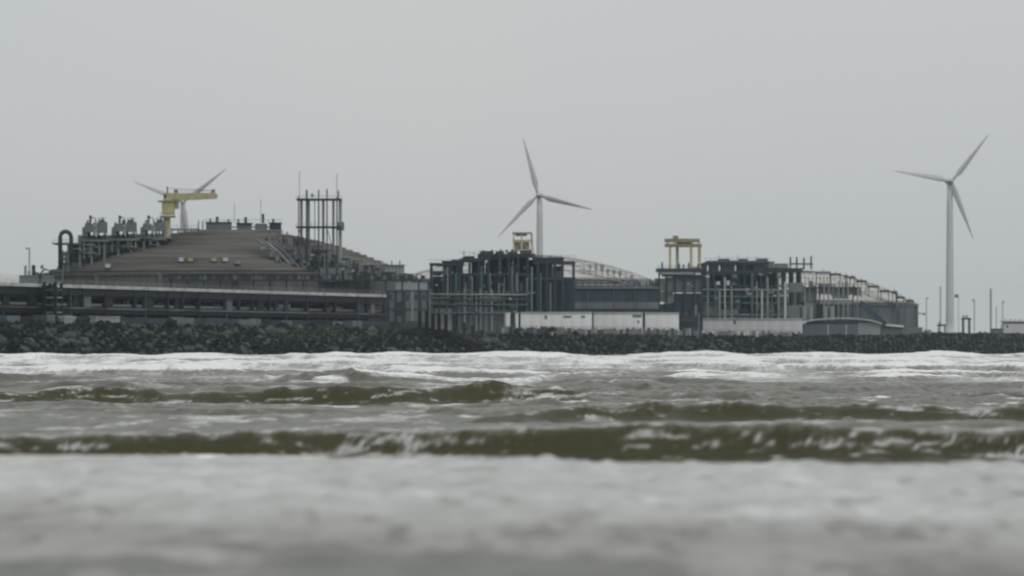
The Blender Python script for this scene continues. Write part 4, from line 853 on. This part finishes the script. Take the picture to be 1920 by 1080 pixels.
# ------------------------------------------------------------------ far right: masts, portals, small buildings
def lamp(px, y0, y1, Y, wpx, label, head=(6, 4), m=M_GREY, side=-1):
    t = thing('lamp_post', label, 'lamp post', P(px, y1, Y), 'lamp posts and masts')
    ppiece('pole', m, t, px - wpx / 2, px + wpx / 2, y0, y1, Y, .2, True)
    if head: ppiece('lamp', m, t, min(px, px + side * head[0]), max(px, px + side * head[0]), y0 - head[1] / 2, y0 + head[1] / 2, Y + .1, .8)
lamp(1763.5, 537, 630, 2050, 1.9, 'slim dark mast rising left of the rightmost wind turbine', None, M_MID)
lamp(1737, 559, 630, 2600, 1.8, 'faint thin lamp post right beside the last tank', (5, 2), side=1)
lamp(1827, 563, 630, 2600, 1.9, 'thin pale lamp post right of the tall dark portal', (4, 4))
lamp(1858, 541, 630, 2500, 3.4, 'thickest pale mast near the right edge', None)
lamp(1868, 575, 630, 2700, 1.5, 'faint short mast just right of the thick pale mast', None)
lamp(1880, 566, 630, 2500, 1.6, 'lamp post standing at the corner of the white far-right building', (3, 4), side=1)
lamp(1797, 555, 630, 2600, .9, 'lamp on a hair-thin post close to the rightmost turbine tower', (7, 6), M_MID)
lamp(55, 466, 530, 1500, 2.6, 'grey lamp post above the left end of the pipe rack', (7, 3))
def portal(x0, x1, y0, Y, wpx, label, box):
    t = thing('portal_frame', label, 'portal', P((x0 + x1) / 2, 628, Y), 'dark portal frames on the dyke')
    ppiece('leg', M_DARK, t, x0, x0 + wpx, y0 + 3, 640, Y, .9); ppiece('leg', M_DARK, t, x1 - wpx, x1, y0 + 3, 640, Y, .9); ppiece('beam', M_DARK, t, x0 - 1.5, x1 + 1.5, y0, y0 + 3.2, Y - .1, 1.1)
    for k in range(box): ppiece('unit', M_GREY, t, x0 + 1 + k * 6, x0 + 5 + k * 6, y0 - 5, y0 - .1, Y, .8)
portal(1759, 1772.5, 608, 1990, 2.2, 'lower dark portal frame left of the rightmost turbine foot', 1)
portal(1804, 1819.5, 596, 1960, 4, 'taller dark portal frame right of the rightmost turbine foot', 2)
t = thing('office_building', 'small white flat-roofed building at the right edge on the dyke', 'building', P(1905, 625, 2150)); Y = 2150
ppiece('wall', M_OFFW, t, 1882, 1960, 607, 632, Y, 12); ppiece('roof', M_PALE, t, 1880.5, 1962, 601.5, 603.5, Y - .6, 13.4); ppiece('window_band', M_MID, t, 1884, 1958, 603.6, 606.9, Y + .3, 11)
for x in range(1884, 1960, 9): ppiece('roof_post', M_GREY, t, x, x + 2, 598, 601.4, Y, .4)
ppiece('window', M_GLASS, t, 1887, 1890.5, 610, 614, Y - .1, .09)
t = thing('shed', 'low dark box shed left of the white building at the right edge', 'shed', P(1869, 624, 2120)); ppiece('wall', M_MID, t, 1860, 1880, 617.5, 632, 2120, 6); ppiece('roof', M_DARK, t, 1859, 1881, 616, 617.4, 2119.6, 7)
# far left odds and ends above the rack
t = thing('equipment_skid', 'dark upright pump units above the left end of the pipe rack', 'machinery', P(66, 520, 1300)); Y = 1300
for (x0, x1, y0, y1, mm) in ((59, 66, 497, 524, M_DARK), (45, 50, 498, 524, M_GREY), (52, 57, 508, 524, M_GREY), (66, 72, 510, 524, M_MID), (36, 100, 516, 540, M_MID)): ppiece('pump' if x1 - x0 < 20 else 'base', mm, t, x0, x1, y0, y1, Y, 3, x1 - x0 < 20)
for x in (40, 60, 80, 96): ppiece('leg', M_DARK, t, x, x + 2, 540, 600, Y, .4)
t = thing('loading_arm', 'small dark-yellow loading arm between the pump units and the large dome', 'loading arm', P(84, 520, 1290)); Y = 1290
MB().bar(P(75, 515, Y), P(84, 504, Y), .6).build('arm', M_YELD, t); MB().bar(P(84, 504, Y), P(95, 509, Y), .5).build('arm', M_YELD, t); ppiece('base', M_DARK, t, 72, 78, 512, 600, Y - .4, 1); ppiece('head', M_YELD, t, 76, 81, 497, 504, Y, 1)
ppiece('counterweight', M_DARK, t, 92, 97, 507, 516, Y - .2, 1)

# ------------------------------------------------------------------ haze
hz = MB().box((-9300, -400, -3.0), (9300, 9300, 150)).build('haze', MATS['dark_steel']); hz.data.materials.clear()
m = bpy.data.materials.new('haze_air'); m.use_nodes = True; t_ = m.node_tree
for n_ in list(t_.nodes):
    if n_.type != 'OUTPUT_MATERIAL': t_.nodes.remove(n_)
pv = t_.nodes.new('ShaderNodeVolumePrincipled'); pv.inputs['Color'].default_value = (.78, .90, 1.0, 1); pv.inputs['Density'].default_value = 0.000034; pv.inputs['Anisotropy'].default_value = .2
t_.links.new(pv.outputs[0], [n_ for n_ in t_.nodes if n_.type == 'OUTPUT_MATERIAL'][0].inputs['Volume'])
hz.data.materials.append(m); tag(hz, 'thin pale sea haze over the whole view', 'haze', kind='stuff')
